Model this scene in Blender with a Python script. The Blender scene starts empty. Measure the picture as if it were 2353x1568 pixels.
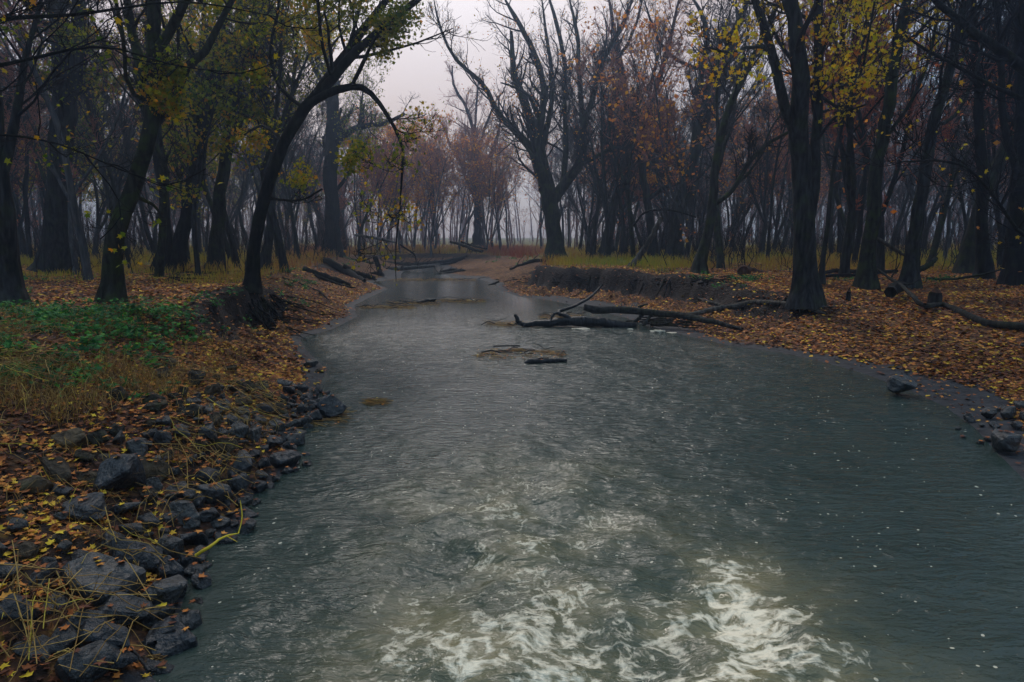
import bpy, bmesh, math, random
import numpy as np
from mathutils import Vector

S = bpy.context.scene
COL = S.collection
random.seed(7)
RNG = np.random.default_rng(11)

# ------------------------------------------------------------------ camera
CAM_H, FL = 3.5, 1569.0                       # eye height; focal length in units of a 2353 px wide picture
CX, CY = 1176.5, 784.0
PITCH = math.atan(244.0 / FL)
cam_d = bpy.data.cameras.new('camera'); cam_d.lens = 24; cam_d.sensor_width = 36
cam_d.clip_start = 0.1; cam_d.clip_end = 3000
cam = bpy.data.objects.new('camera', cam_d); COL.objects.link(cam)
cam.location = (0, 0, CAM_H); cam.rotation_euler = (math.pi / 2 - PITCH, 0, 0)
S.camera = cam

# ------------------------------------------------------------------ sky, sun, exposure
SUN_EL, SUN_AZ = math.radians(52), math.radians(-12)     # azimuth measured from +Y towards +X
W = bpy.data.worlds.new('World'); S.world = W; W.use_nodes = True
wn, wl = W.node_tree.nodes, W.node_tree.links
wn.clear()
w_out = wn.new('ShaderNodeOutputWorld'); w_bg = wn.new('ShaderNodeBackground')
w_sky = wn.new('ShaderNodeTexSky'); w_sky.sky_type = 'NISHITA'; w_sky.sun_disc = False
w_sky.sun_elevation = SUN_EL; w_sky.sun_rotation = SUN_AZ
w_sky.air_density = 1.0; w_sky.dust_density = 2.0; w_sky.ozone_density = 2.0
# an overcast deck: cloud grey, brightest and pinkish low over the river's far end
w_tc = wn.new('ShaderNodeTexCoord')
w_dot = wn.new('ShaderNodeVectorMath'); w_dot.operation = 'DOT_PRODUCT'
w_nrm = wn.new('ShaderNodeVectorMath'); w_nrm.operation = 'NORMALIZE'
gl = Vector((-0.12, 1.0, 0.72)).normalized(); w_dot.inputs[1].default_value = gl
w_ramp = wn.new('ShaderNodeValToRGB')
e = w_ramp.color_ramp.elements
e[0].position = 0.0; e[0].color = (.35, .5, .7, 1)
e[1].position = 1.0; e[1].color = (6.4, 5.6, 5.2, 1)
for p, c in ((0.45, (.45, .65, .9, 1)), (0.72, (.5, .72, 1.05, 1)), (0.90, (2.1, 1.38, 1.02, 1)), (0.955, (3.3, 2.75, 2.5, 1))):
    q = e.new(p); q.color = c
w_cl = wn.new('ShaderNodeTexNoise'); w_cl.inputs['Scale'].default_value = 3.0; w_cl.inputs['Detail'].default_value = 5
w_cm = wn.new('ShaderNodeMapRange'); w_cm.inputs['To Min'].default_value = 0.82; w_cm.inputs['To Max'].default_value = 1.18
w_mul = wn.new('ShaderNodeVectorMath'); w_mul.operation = 'SCALE'
# an overcast sky is about three times as bright overhead as at the horizon
w_sep = wn.new('ShaderNodeSeparateXYZ'); w_pow = wn.new('ShaderNodeMath'); w_pow.operation = 'POWER'; w_pow.inputs[1].default_value = 1.6; w_pow.use_clamp = True
w_zen = wn.new('ShaderNodeVectorMath'); w_zen.operation = 'SCALE'; w_zen.inputs[0].default_value = (2.0, 2.7, 2.95)
w_add = wn.new('ShaderNodeVectorMath'); w_add.operation = 'ADD'
w_mix = wn.new('ShaderNodeMixRGB'); w_mix.inputs['Fac'].default_value = 0.85
wl.new(w_tc.outputs['Generated'], w_nrm.inputs[0]); wl.new(w_nrm.outputs[0], w_dot.inputs[0])
wl.new(w_dot.outputs['Value'], w_ramp.inputs['Fac'])
wl.new(w_tc.outputs['Generated'], w_cl.inputs['Vector']); wl.new(w_cl.outputs['Fac'], w_cm.inputs['Value'])
wl.new(w_nrm.outputs[0], w_sep.inputs[0]); wl.new(w_sep.outputs['Z'], w_pow.inputs[0]); wl.new(w_pow.outputs[0], w_zen.inputs['Scale'])
wl.new(w_ramp.outputs['Color'], w_add.inputs[0]); wl.new(w_zen.outputs[0], w_add.inputs[1]); wl.new(w_add.outputs[0], w_mul.inputs[0]); wl.new(w_cm.outputs['Result'], w_mul.inputs['Scale'])
wl.new(w_sky.outputs['Color'], w_mix.inputs['Color1']); wl.new(w_mul.outputs['Vector'], w_mix.inputs['Color2'])
wl.new(w_mix.outputs['Color'], w_bg.inputs['Color']); wl.new(w_bg.outputs[0], w_out.inputs[0])
w_bg.inputs['Strength'].default_value = 0.12

sun_d = bpy.data.lights.new('sun', 'SUN'); sun_d.energy = 0.5; sun_d.angle = math.radians(14)
sun_d.color = (1.0, 0.90, 0.82)
sun = bpy.data.objects.new('sun', sun_d); COL.objects.link(sun)
sd = Vector((math.sin(SUN_AZ) * math.cos(SUN_EL), math.cos(SUN_AZ) * math.cos(SUN_EL), math.sin(SUN_EL)))
sun.rotation_euler = sd.to_track_quat('Z', 'Y').to_euler()

S.view_settings.view_transform = 'Standard'; S.view_settings.look = 'None'
S.view_settings.exposure = 1.2; S.view_settings.gamma = 1.0; S.view_settings.use_curve_mapping = False
S.render.engine = 'CYCLES'
cy = S.cycles
cy.use_denoising = True; cy.max_bounces = 5; cy.diffuse_bounces = 2; cy.glossy_bounces = 2
cy.transmission_bounces = 2; cy.volume_bounces = 1; cy.transparent_max_bounces = 4
cy.use_adaptive_sampling = True; cy.adaptive_threshold = 0.02
cy.sample_clamp_indirect = 4

# ------------------------------------------------------------------ picture <-> world
cP, sP = math.cos(PITCH), math.sin(PITCH)
def ray(u, v):
    a = (np.asarray(u, float) - CX) / FL; b = (CY - np.asarray(v, float)) / FL
    return np.stack([a + 0 * b, cP + b * sP + 0 * a, -sP + b * cP + 0 * a], -1)
def atz(u, v, z=0.0):
    r = ray(u, v); t = (z - CAM_H) / r[..., 2]
    return np.array([0, 0, CAM_H]) + r * t[..., None]
def aty(u, v, y):
    r = ray(u, v); t = np.asarray(y, float) / r[..., 1]
    return np.array([0, 0, CAM_H]) + r * t[..., None]

# ------------------------------------------------------------------ noise
def _hash(ix, iy, seed):
    n = (ix.astype(np.int64) * 374761393 + iy.astype(np.int64) * 668265263 + seed * 974634777) & 0xffffffff
    n = ((n ^ (n >> 13)) * 1274126177) & 0xffffffff
    return ((n ^ (n >> 16)) & 0xffff) / 65535.0
def vnoise(x, y, seed=0):
    xi, yi = np.floor(x), np.floor(y); fx, fy = x - xi, y - yi
    fx = fx * fx * (3 - 2 * fx); fy = fy * fy * (3 - 2 * fy)
    a = _hash(xi, yi, seed); b = _hash(xi + 1, yi, seed); c = _hash(xi, yi + 1, seed); d = _hash(xi + 1, yi + 1, seed)
    return (a + (b - a) * fx) * (1 - fy) + (c + (d - c) * fx) * fy
def fbm(x, y, seed=0, oct=4):
    s, a, t = 0, 1.0, 0
    for k in range(oct):
        s = s + a * vnoise(x * 2 ** k + 17.3 * k, y * 2 ** k - 9.1 * k, seed + k); t += a; a *= 0.5
    return s / t
def sstep(a, b, x):
    t = np.clip((x - a) / (b - a), 0, 1); return t * t * (3 - 2 * t)

# ------------------------------------------------------------------ river outline: (u, v, mud width, bank width, top height, steepness)
SHORE_L = [(345, 1568, .0, 5.2, 2.0, 0), (415, 1400, .0, 5.2, 2.0, 0), (440, 1290, .0, 5.0, 2.0, 0), (545, 1215, .0, 5, 1.9, 0),
           (580, 1140, .0, 5, 1.85, 0), (690, 1065, .1, 5, 1.75, 0), (672, 1000, .2, 5, 1.65, 0), (735, 955, .3, 5, 1.5, 0),
           (735, 900, .4, 4.6, 1.45, 0), (752, 850, .5, 4.2, 1.4, .3), (705, 805, .35, 3.0, 1.6, .8), (690, 776, .35, 2.7, 1.65, 1),
           (765, 757, .5, 2.9, 1.6, 1), (822, 728, .4, 4.0, 1.3, .4), (815, 702, .5, 4.5, 1.3, .2), (850, 684, .6, 4.5, 1.3, .2),
           (892, 664, .4, 4.0, 1.3, .2), (855, 648, .4, 4.0, 1.3, .5), (925, 642, 1.5, 6, 1.3, .2), (922, 630, 1.5, 6, 1.3, .2),
           (938, 616, 1.5, 6, 1.2, .3), (975, 607, .8, 6, 1.1, .4)]
SHORE_R = [(1008, 608, .8, 6, 1.1, .4), (1018, 618, 1.2, 7, 1.2, .2), (1012, 631, 1.2, 7, 1.2, .1), (1100, 642, .8, 6, 1.3, .1),
           (1135, 652, .6, 4, 1.35, .5), (1148, 668, .4, 2.4, 1.6, .9), (1190, 682, .4, 2.4, 1.7, 1), (1260, 690, 1.2, 2.8, 1.7, 1),
           (1350, 708, 1.6, 3.1, 1.6, 1), (1440, 732, 1.5, 3.6, 1.45, .9), (1478, 748, 1.0, 4.2, 1.3, .85), (1560, 768, .8, 4.6, 1.2, .7),
           (1660, 792, .4, 4.6, 1.1, .45), (1800, 812, .4, 5, 1.0, 0), (1905, 836, .9, 5, 1.0, 0), (1990, 862, 1.2, 5, 1.0, 0),
           (2080, 895, 1.4, 5, 1.0, 0), (2170, 935, 1.3, 5, 1.1, 0), (2240, 985, .9, 5, 1.2, 0), (2300, 1050, .5, 5, 1.3, 0),
           (2353, 1105, .3, 5, 1.4, 0)]
def shore_pts():
    L = [(*atz(a[0], a[1])[:2], *a[2:]) for a in SHORE_L]
    R = [(*atz(a[0], a[1])[:2], *a[2:]) for a in SHORE_R]
    return [(-5.5, -12, 0, 5, 1.7, 0), (-4.3, 0, 0, 5, 1.7, 0), (-3.8, 3.0, 0, 5.5, 1.7, 0)] + L + R + \
           [(8.3, 5.0, .3, 5, 1.4, 0), (8.8, 0, .3, 5, 1.5, 0), (9.5, -12, .3, 5, 1.5, 0)]
SP = np.array(shore_pts())
def shore(x, y):
    """signed distance to the waterline (land positive) and the blended bank parameters"""
    x = np.asarray(x, float).ravel(); y = np.asarray(y, float).ravel()
    D = np.empty(len(x)); PR = np.empty((len(x), 4)); ins = np.zeros(len(x), bool)
    A, B = SP, np.roll(SP, -1, 0)
    for s in range(0, len(x), 40000):
        X, Y = x[s:s + 40000, None], y[s:s + 40000, None]
        dx, dy = B[:-1, 0] - A[:-1, 0], B[:-1, 1] - A[:-1, 1]
        t = np.clip(((X - A[:-1, 0]) * dx + (Y - A[:-1, 1]) * dy) / (dx * dx + dy * dy), 0, 1)
        d = np.hypot(X - A[:-1, 0] - t * dx, Y - A[:-1, 1] - t * dy)
        D[s:s + 40000] = d.min(1)
        w = 1 / (d + .35) ** 4 * np.hypot(dx, dy); w /= w.sum(1, keepdims=True)
        PR[s:s + 40000] = np.einsum('ij,ijk->ik', w, A[None, :-1, 2:] * (1 - t[..., None]) + B[None, :-1, 2:] * t[..., None])
        c = ((A[:, 1] > Y) != (B[:, 1] > Y)) & (X < (B[:, 0] - A[:, 0]) * (Y - A[:, 1]) / (B[:, 1] - A[:, 1] + 1e-12) + A[:, 0])
        ins[s:s + 40000] = (c.sum(1) % 2) == 1
    return np.where(ins, -D, D), PR
def height(x, y, full=False):
    sh = np.shape(x); x = np.asarray(x, float).ravel(); y = np.asarray(y, float).ravel()
    d, p = shore(x, y)
    d = d + (fbm(x * .9, y * .9, 5, 3) - .5) * 0.5 * np.clip(np.abs(d), 0, 1)
    mud, wid, top, steep = p.T
    hm = .10 * np.clip(d, 0, mud)
    t = np.clip((d - mud) / wid, 0, 1)
    soft = t * (1.55 - .55 * t)
    cut = .30 * t + .70 * sstep(.58, .80, t)
    h = hm + (top - hm) * (soft * (1 - steep) + cut * steep)
    far = np.clip(d - mud - wid, 0, 60)
    h = h + far * .004 + (fbm(x * .25, y * .25, 1, 3) - .5) * .35 * np.clip(d / 4, 0, 1)
    h = h + (fbm(x * 1.6, y * 1.6, 2, 4) - .5) * .16 * np.clip(d / .8, 0, 1) + steep * (fbm(x * 2.2, y * 2.2, 8, 4) - .5) * 1.1 * t * (1 - t) * 4
    h = np.where(d < 0, np.maximum(.30 * d, -1.3), h)
    if full: return h.reshape(sh), d.reshape(sh), p
    return h.reshape(sh)
def ground(u, v, lift=0.0):
    """where the ray through a picture point meets the ground (or the water)"""
    r = ray(u, v); ys = np.concatenate([np.arange(3.5, 60, .12), np.arange(60, 260, .5)])
    pts = np.array([0, 0, CAM_H]) + r[None] * (ys / r[1])[:, None]
    h = np.maximum(height(pts[:, 0], pts[:, 1]), 0) + lift
    k = np.nonzero(pts[:, 2] <= h)[0]
    i = k[0] if len(k) else len(ys) - 1
    return pts[i]
def uv_of(x, y, z):
    d = np.stack([x, y, z - CAM_H], -1)
    f = d[..., 1] * cP - d[..., 2] * sP; up = d[..., 1] * sP + d[..., 2] * cP
    return CX + FL * d[..., 0] / f, CY - FL * up / f

# ------------------------------------------------------------------ mesh helpers
def mesh_np(name, V, faces, tint=None, smooth=True, attrs=None):
    """faces: list of (n,k) index arrays"""
    me = bpy.data.meshes.new(name); V = np.asarray(V, np.float32)
    me.vertices.add(len(V)); me.vertices.foreach_set('co', V.ravel())
    faces = [np.asarray(f, np.int32) for f in faces if len(f)]
    ls = np.concatenate([f.ravel() for f in faces]); tot = np.concatenate([np.full(len(f), f.shape[1], np.int32) for f in faces])
    me.loops.add(len(ls)); me.loops.foreach_set('vertex_index', ls)
    me.polygons.add(len(tot)); st = np.concatenate([[0], np.cumsum(tot)[:-1]]).astype(np.int32)
    me.polygons.foreach_set('loop_start', st); me.polygons.foreach_set('loop_total', tot)
    me.polygons.foreach_set('use_smooth', np.full(len(tot), smooth))
    for k, a in ([('tint', tint)] if tint is not None else []) + list((attrs or {}).items()):
        at = me.attributes.new(k, 'FLOAT', 'POINT'); at.data.foreach_set('value', np.asarray(a, np.float32))
    me.update(calc_edges=True); me.validate()
    return me
def link(me, m, parent=None, name=None):
    o = bpy.data.objects.new(name or me.name, me); COL.objects.link(o)
    for q in (m if isinstance(m, (list, tuple)) else [m]): me.materials.append(q)
    if parent is not None: o.parent = parent
    return o
def tag(o, label=None, cat=None, group=None, kind=None):
    for k, v in (('label', label), ('category', cat), ('group', group), ('kind', kind)):
        if v: o[k] = v
    return o
def empty(name, loc, label=None, cat=None, group=None):
    o = bpy.data.objects.new(name, None); COL.objects.link(o); o.location = [float(q) for q in loc]
    o.empty_display_size = .2
    return tag(o, label, cat, group)

class Geo:
    """collects tubes, leaves and blades in batches; build() makes one mesh"""
    def __init__(s): s.V, s.F, s.T, s.n = [], {}, [], 0
    def add(s, V, F, T):
        V = V.reshape(-1, 3); s.V.append(V); s.T.append(np.broadcast_to(T, len(V)) if np.ndim(T) == 0 else T)
        s.F.setdefault(F.shape[1], []).append(F + s.n); s.n += len(V)
    def tubes(s, P, R, sides=3, tint=0.5, rough=0.0, cap=False, flare=0.0):
        P = np.asarray(P, float); R = np.asarray(R, float); N, K, _ = P.shape
        Tn = np.gradient(P, axis=1); Tn /= np.linalg.norm(Tn, axis=2, keepdims=True) + 1e-9
        ov = P[:, -1] - P[:, 0]; ax = np.argmin(np.abs(ov), 1); ref = np.eye(3)[ax][:, None, :]
        a = np.cross(Tn, ref); a /= np.linalg.norm(a, axis=2, keepdims=True) + 1e-9; b = np.cross(Tn, a)
        th = np.arange(sides) * 2 * math.pi / sides
        RR = R[:, :, None] * np.ones(sides)
        if rough:
            kk = np.arange(K)[None, :, None] * .8; ii = np.arange(N)[:, None, None] * 7.7
            RR = RR * (1 + rough * (fbm(th[None, None] * 2.2 + ii, kk + ii, 3, 3) - .5) * 2 * np.ones((N, K, sides)))
        if flare:
            lob = 1 + .22 * np.cos(th * 5 + P[0, 0, 0] * 3) * np.array([1, .6, .2] + [0] * (K - 3))[:, None]
            RR = RR * (lob[None] if K >= 3 else 1)
        V = P[:, :, None] + RR[..., None] * (np.cos(th)[None, None, :, None] * a[:, :, None] + np.sin(th)[None, None, :, None] * b[:, :, None])
        idx = np.arange(N * K * sides).reshape(N, K, sides); nx = np.roll(idx, -1, 2)
        F = np.stack([idx[:, :-1], nx[:, :-1], nx[:, 1:], idx[:, 1:]], -1).reshape(-1, 4)
        T = np.repeat(tint, K * sides) if np.ndim(tint) else tint
        s.add(V, F, T)
        if cap:
            base = s.n - N * K * sides
            for k in (0, K - 1):
                f = idx[:, k]; s.F.setdefault(sides, []).append((f[:, ::-1] if k else f) + base)
    def leaves(s, C, size, tint, star=False, flat=0.0, hang=0.0):
        N = len(C)
        if N == 0: return
        d = RNG.normal(size=(N, 3)); n = RNG.normal(size=(N, 3))
        if flat: n = n * (1 - flat) + np.array([0, 0, 1.6]) * flat
        if hang: d[:, 2] -= hang
        n /= np.linalg.norm(n, axis=1, keepdims=True)
        d -= n * (d * n).sum(1, keepdims=True); d /= np.linalg.norm(d, axis=1, keepdims=True); e_ = np.cross(n, d)
        if star:
            ang = np.array([-90, -58, -30, 8, 25, 62, 90, 118, 155, 172, 210, 238]) * math.pi / 180
            rad = np.array([.30, .30, .46, .26, .62, .30, .72, .30, .62, .26, .46, .30])
        else:
            ang = np.array([-90, 5, 90, 175]) * math.pi / 180; rad = np.array([.45, .42, .62, .42])
        px, py = np.cos(ang) * rad, np.sin(ang) * rad
        cup = (np.abs(px) * .5)[None] * RNG.uniform(-.4, .8, N)[:, None]
        V = C[:, None] + size[:, None, None] * (px[None, :, None] * e_[:, None] + py[None, :, None] * d[:, None] + cup[..., None] * n[:, None])
        k = len(ang); s.add(V, np.arange(N * k).reshape(N, k), np.repeat(tint, k))
    def blades(s, B, hgt, wid, tint, bend=.3, lean=None):
        N = len(B); th = RNG.uniform(0, 2 * math.pi, N)
        w = np.stack([np.cos(th), np.sin(th), 0 * th], 1) * wid[:, None] / 2
        ph = RNG.uniform(0, 2 * math.pi, N)
        l = np.stack([np.cos(ph), np.sin(ph), 0 * ph], 1) * (hgt * bend * RNG.uniform(.2, 1.6, N))[:, None]
        if lean is not None: l = l + lean * hgt[:, None]
        up = np.array([0, 0, 1.0]) * hgt[:, None]
        m = B + up * .55 + l * .3; t = B + up * (1 - .35 * bend) + l
        V = np.stack([B - w, B + w, m + w * .8, m - w * .8, t], 1)
        i = np.arange(N)[:, None] * 5
        s.add(V, i + np.array([[0, 1, 2, 3]]), np.repeat(tint, 5))
        s.F.setdefault(3, []).append(i + np.array([[3, 2, 4]]) + s.n - N * 5)
    def mesh(s, name, smooth=True):
        return mesh_np(name, np.concatenate(s.V), [np.concatenate(f) for f in s.F.values()], np.concatenate(s.T), smooth)
    def build(s, name, m, parent=None, smooth=True):
        if not s.V: return None
        return link(s.mesh(name, smooth), m, parent)

# ------------------------------------------------------------------ materials
def mat(name, rough=.9, spec=.3):
    m = bpy.data.materials.new(name); m.use_nodes = True; n = m.node_tree.nodes; b = n['Principled BSDF']
    b.inputs['Roughness'].default_value = rough; b.inputs['Specular IOR Level'].default_value = spec
    return m, n, m.node_tree.links, b
def nz(n, l, scale, detail=4, co=None, kind='ShaderNodeTexNoise', stretch=None, dist=0):
    t = n.new(kind); t.inputs['Scale'].default_value = scale
    if kind == 'ShaderNodeTexNoise': t.inputs['Detail'].default_value = detail; t.inputs['Distortion'].default_value = dist
    if co is None: co = n.new('ShaderNodeTexCoord').outputs['Object']
    if stretch:
        mp = n.new('ShaderNodeMapping'); mp.inputs['Scale'].default_value = stretch; l.new(co, mp.inputs['Vector']); co = mp.outputs[0]
    l.new(co, t.inputs['Vector']); return t
def ramp(n, l, fac, stops):
    r = n.new('ShaderNodeValToRGB'); e = r.color_ramp.elements
    e[0].position, e[0].color = stops[0][0], (*stops[0][1], 1); e[1].position, e[1].color = stops[-1][0], (*stops[-1][1], 1)
    for p, c in stops[1:-1]: q = e.new(p); q.color = (*c, 1)
    l.new(fac, r.inputs['Fac']); return r
def mixc(n, l, fac, a, b, mode='MIX'):
    x = n.new('ShaderNodeMixRGB'); x.blend_type = mode
    for s_, q in (('Fac', fac), ('Color1', a), ('Color2', b)):
        if hasattr(q, 'links') or hasattr(q, 'is_linked'): l.new(q, x.inputs[s_])
        else: x.inputs[s_].default_value = q if s_ == 'Fac' else (*q, 1)
    return x.outputs[0]
def math_(n, l, op, a, b=0.0, c=None):
    x = n.new('ShaderNodeMath'); x.operation = op
    for i, q in enumerate((a, b, c)):
        if q is None: continue
        if hasattr(q, 'is_linked'): l.new(q, x.inputs[i])
        else: x.inputs[i].default_value = q
    return x.outputs[0]
def bump(n, l, h, b, dist=.02, strength=1.0, prev=None):
    x = n.new('ShaderNodeBump'); x.inputs['Distance'].default_value = dist; x.inputs['Strength'].default_value = strength
    l.new(h, x.inputs['Height'])
    if prev: l.new(prev, x.inputs['Normal'])
    if b: l.new(x.outputs[0], b.inputs['Normal'])
    return x.outputs[0]
def attr(n, name):
    a = n.new('ShaderNodeAttribute'); a.attribute_name = name; return a.outputs['Fac']

def bark_mat(name, dark, light, moss=0.0):
    m, n, l, b = mat(name, .95, .15)
    t1 = nz(n, l, 9, 6, stretch=(1, 1, .16)); t2 = nz(n, l, 1.1, 3)
    r = ramp(n, l, t1.outputs['Fac'], [(.32, dark), (.52, tuple((a + c) / 2 for a, c in zip(dark, light))), (.68, light)])
    c = mixc(n, l, t2.outputs['Fac'], (.55, .6, .65), (1.35, 1.25, 1.2))
    c = mixc(n, l, 1.0, r.outputs[0], c, 'MULTIPLY')
    if moss:
        t3 = nz(n, l, 2.2, 5); mr = ramp(n, l, t3.outputs['Fac'], [(.48, (0, 0, 0)), (.66, (moss,) * 3)])
        c = mixc(n, l, mr.outputs[0], c, (.035, .05, .012))
    l.new(c, b.inputs['Base Color']); bump(n, l, t1.outputs['Fac'], b, .05, 1.0)
    return m
M = {}
M['bark'] = bark_mat('bark_grey', (.003, .004, .006), (.042, .043, .048), .35)
M['bark_dark'] = bark_mat('bark_dark', (.002, .002, .003), (.015, .014, .016), .2)
M['bark_moss'] = bark_mat('bark_mossy', (.005, .006, .006), (.036, .038, .030), .8)
M['bark_red'] = bark_mat('bark_reddish', (.03, .018, .014), (.12, .06, .045), .1)
M['log'] = bark_mat('weathered_log', (.008, .009, .010), (.05, .048, .045), .2)
M['log_wet'] = bark_mat('wet_log', (.004, .005, .007), (.028, .032, .038), .0)
M['log_wet'].node_tree.nodes['Principled BSDF'].inputs['Roughness'].default_value = .35
M['log_grey'] = bark_mat('bleached_log', (.02, .02, .02), (.12, .11, .10), .1)
def twig_mat(name, c0, c1):
    m, n, l, b = mat(name, .9, .1)
    r = ramp(n, l, attr(n, 'tint'), [(0, c0), (1, c1)]); l.new(r.outputs[0], b.inputs['Base Color']); return m
M['twig'] = twig_mat('twigs_grey', (.014, .013, .016), (.045, .036, .036))
M['twig_dark'] = twig_mat('twigs_dark', (.006, .006, .009), (.02, .017, .018))
M['twig_rust'] = twig_mat('twigs_rust', (.10, .035, .03), (.42, .12, .07))
def leaf_mat(name, stops, trans=.35, rough=.7, gain=1):
    m, n, l, b = mat(name, rough, .3)
    r = ramp(n, l, attr(n, 'tint'), [(p, tuple(q * gain for q in c)) for p, c in stops]); l.new(r.outputs[0], b.inputs['Base Color'])
    if trans:
        t = n.new('ShaderNodeBsdfTranslucent'); x = n.new('ShaderNodeMixShader'); x.inputs[0].default_value = trans
        l.new(r.outputs[0], t.inputs['Color']); l.new(b.outputs[0], x.inputs[1]); l.new(t.outputs[0], x.inputs[2])
        l.new(x.outputs[0], n['Material Output'].inputs['Surface'])
    return m
M['leaf_green'] = leaf_mat('leaves_yellow_green', [(0, (.07, .13, .006)), (.45, (.26, .27, .008)), (.75, (.50, .36, .008)), (1, (.6, .25, .012))], .5)
M['leaf_yellow'] = leaf_mat('leaves_bright_yellow', [(0, (.40, .42, .01)), (.5, (.72, .52, .01)), (.85, (.75, .40, .01)), (1, (.6, .2, .01))], .45)
M['leaf_orange'] = leaf_mat('leaves_orange', [(0, (.8, .38, .03)), (.5, (.72, .22, .03)), (1, (.5, .13, .06))], .5)
M['litter'] = leaf_mat('fallen_leaf_litter', [(0, (.045, .018, .014)), (.3, (.17, .05, .02)), (.55, (.46, .14, .028)), (.78, (.68, .28, .05)),
                                              (.9, (.60, .34, .03)), (1, (.72, .50, .03))], .1)
M['straw'] = leaf_mat('dry_straw', [(0, (.07, .035, .012)), (.5, (.26, .15, .04)), (.85, (.45, .30, .09)), (1, (.5, .40, .05))], .15)
M['weed'] = leaf_mat('dry_weeds', [(0, (.34, .09, .055)), (.35, (.42, .21, .05)), (.7, (.48, .35, .03)), (1, (.25, .30, .025))], .25)
M['herb'] = leaf_mat('green_herbs', [(0, (.008, .045, .015)), (.5, (.018, .13, .03)), (.8, (.06, .26, .04)), (1, (.2, .36, .03))], .3)

def rock_mat(name, wet):
    m, n, l, b = mat(name, .45 if wet else .85, .5 if wet else .25)
    oi = n.new('ShaderNodeObjectInfo')
    t = nz(n, l, 5, 6); t2 = nz(n, l, 34, 4); v = nz(n, l, 3.2, kind='ShaderNodeTexVoronoi')
    v.feature = 'DISTANCE_TO_EDGE'
    lo, hi = ((.007, .010, .015), (.040, .050, .064)) if wet else ((.018, .016, .013), (.10, .085, .065))
    r = ramp(n, l, t.outputs['Fac'], [(.3, lo), (.7, hi)])
    c = mixc(n, l, oi.outputs['Random'], (.5, .53, .6), (1.6, 1.35, 1.1)); c = mixc(n, l, 1.0, r.outputs[0], c, 'MULTIPLY')
    if not wet:
        t3 = nz(n, l, 2.0, 5); mr = ramp(n, l, t3.outputs['Fac'], [(.52, (0, 0, 0)), (.7, (.6,) * 3)]); c = mixc(n, l, mr.outputs[0], c, (.05, .06, .02))
    l.new(c, b.inputs['Base Color'])
    q = bump(n, l, t.outputs['Fac'], None, .10, .9); bump(n, l, t2.outputs['Fac'], b, .012, .8, q)
    return m
M['rock_wet'] = rock_mat('wet_stone', True); M['rock'] = rock_mat('dry_stone', False)

# ground: soil, mud, leaf litter, herbs and grass by where they lie
m, n, l, b = mat('river_bank_soil', .9, .25); M['ground'] = m
co = n.new('ShaderNodeTexCoord').outputs['Object']
wrp = nz(n, l, 3, 2, co); wv = n.new('ShaderNodeVectorMath'); wv.operation = 'MULTIPLY_ADD'; wv.inputs[1].default_value = (.25,) * 3
l.new(wrp.outputs['Color'], wv.inputs[0]); l.new(co, wv.inputs[2])
vor = nz(n, l, 11, co=wv.outputs[0], kind='ShaderNodeTexVoronoi'); sep = n.new('ShaderNodeSeparateColor'); l.new(vor.outputs['Color'], sep.inputs[0])
vor2 = nz(n, l, 19, co=wv.outputs[0], kind='ShaderNodeTexVoronoi'); sep2 = n.new('ShaderNodeSeparateColor'); l.new(vor2.outputs['Color'], sep2.inputs[0])
lit = ramp(n, l, sep.outputs[0], [(0, (.018, .010, .009)), (.3, (.055, .022, .014)), (.55, (.13, .05, .02)), (.75, (.22, .09, .035)), (.9, (.28, .15, .045)), (1, (.40, .26, .02))])
lit2 = ramp(n, l, sep2.outputs[1], [(0, (.015, .010, .010)), (.5, (.10, .038, .018)), (1, (.24, .12, .05))])
litter = mixc(n, l, .45, lit.outputs[0], lit2.outputs[0])
big = nz(n, l, .7, 4, co); lv = ramp(n, l, big.outputs['Fac'], [(.3, (.6, .55, .55)), (.7, (1.25, 1.2, 1.1))]); litter = mixc(n, l, 1.0, litter, lv.outputs[0], 'MULTIPLY')
mudt = nz(n, l, 4, 6, co); mud = ramp(n, l, mudt.outputs['Fac'], [(.3, (.010, .011, .016)), (.7, (.035, .036, .042))])
soilt = nz(n, l, 7, 6, co); soil = ramp(n, l, soilt.outputs['Fac'], [(.3, (.004, .003, .003)), (.7, (.024, .013, .010))])
grt = nz(n, l, 22, 5, co, stretch=(1, .3, 1)); gr = ramp(n, l, grt.outputs['Fac'], [(.3, (.03, .025, .006)), (.55, (.12, .095, .015)), (.75, (.24, .16, .03))])
edge = nz(n, l, 5, 5, co)
def mask(name, k=.5):
    a = attr(n, name); x = math_(n, l, 'ADD', a, math_(n, l, 'MULTIPLY', math_(n, l, 'SUBTRACT', edge.outputs['Fac'], .5), k))
    y = n.new('ShaderNodeMapRange'); y.inputs['From Min'].default_value = .35; y.inputs['From Max'].default_value = .6; l.new(x, y.inputs['Value']); return y.outputs[0]
kg, ks, km = mask('grass'), mask('soil', 1.0), mask('mud', .9)
c = mixc(n, l, kg, litter, gr.outputs[0]); c = mixc(n, l, ks, c, soil.outputs[0]); c = mixc(n, l, km, c, mud.outputs[0])
l.new(c, b.inputs['Base Color'])
rg = n.new('ShaderNodeMapRange'); rg.inputs['To Min'].default_value = .9; rg.inputs['To Max'].default_value = .75; l.new(km, rg.inputs['Value']); l.new(rg.outputs[0], b.inputs['Roughness'])
vb = math_(n, l, 'MULTIPLY', vor.outputs['Distance'], math_(n, l, 'SUBTRACT', 1.0, km))
q = bump(n, l, vb, None, .04, .8); bump(n, l, soilt.outputs['Fac'], b, .06, .7, q)

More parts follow.
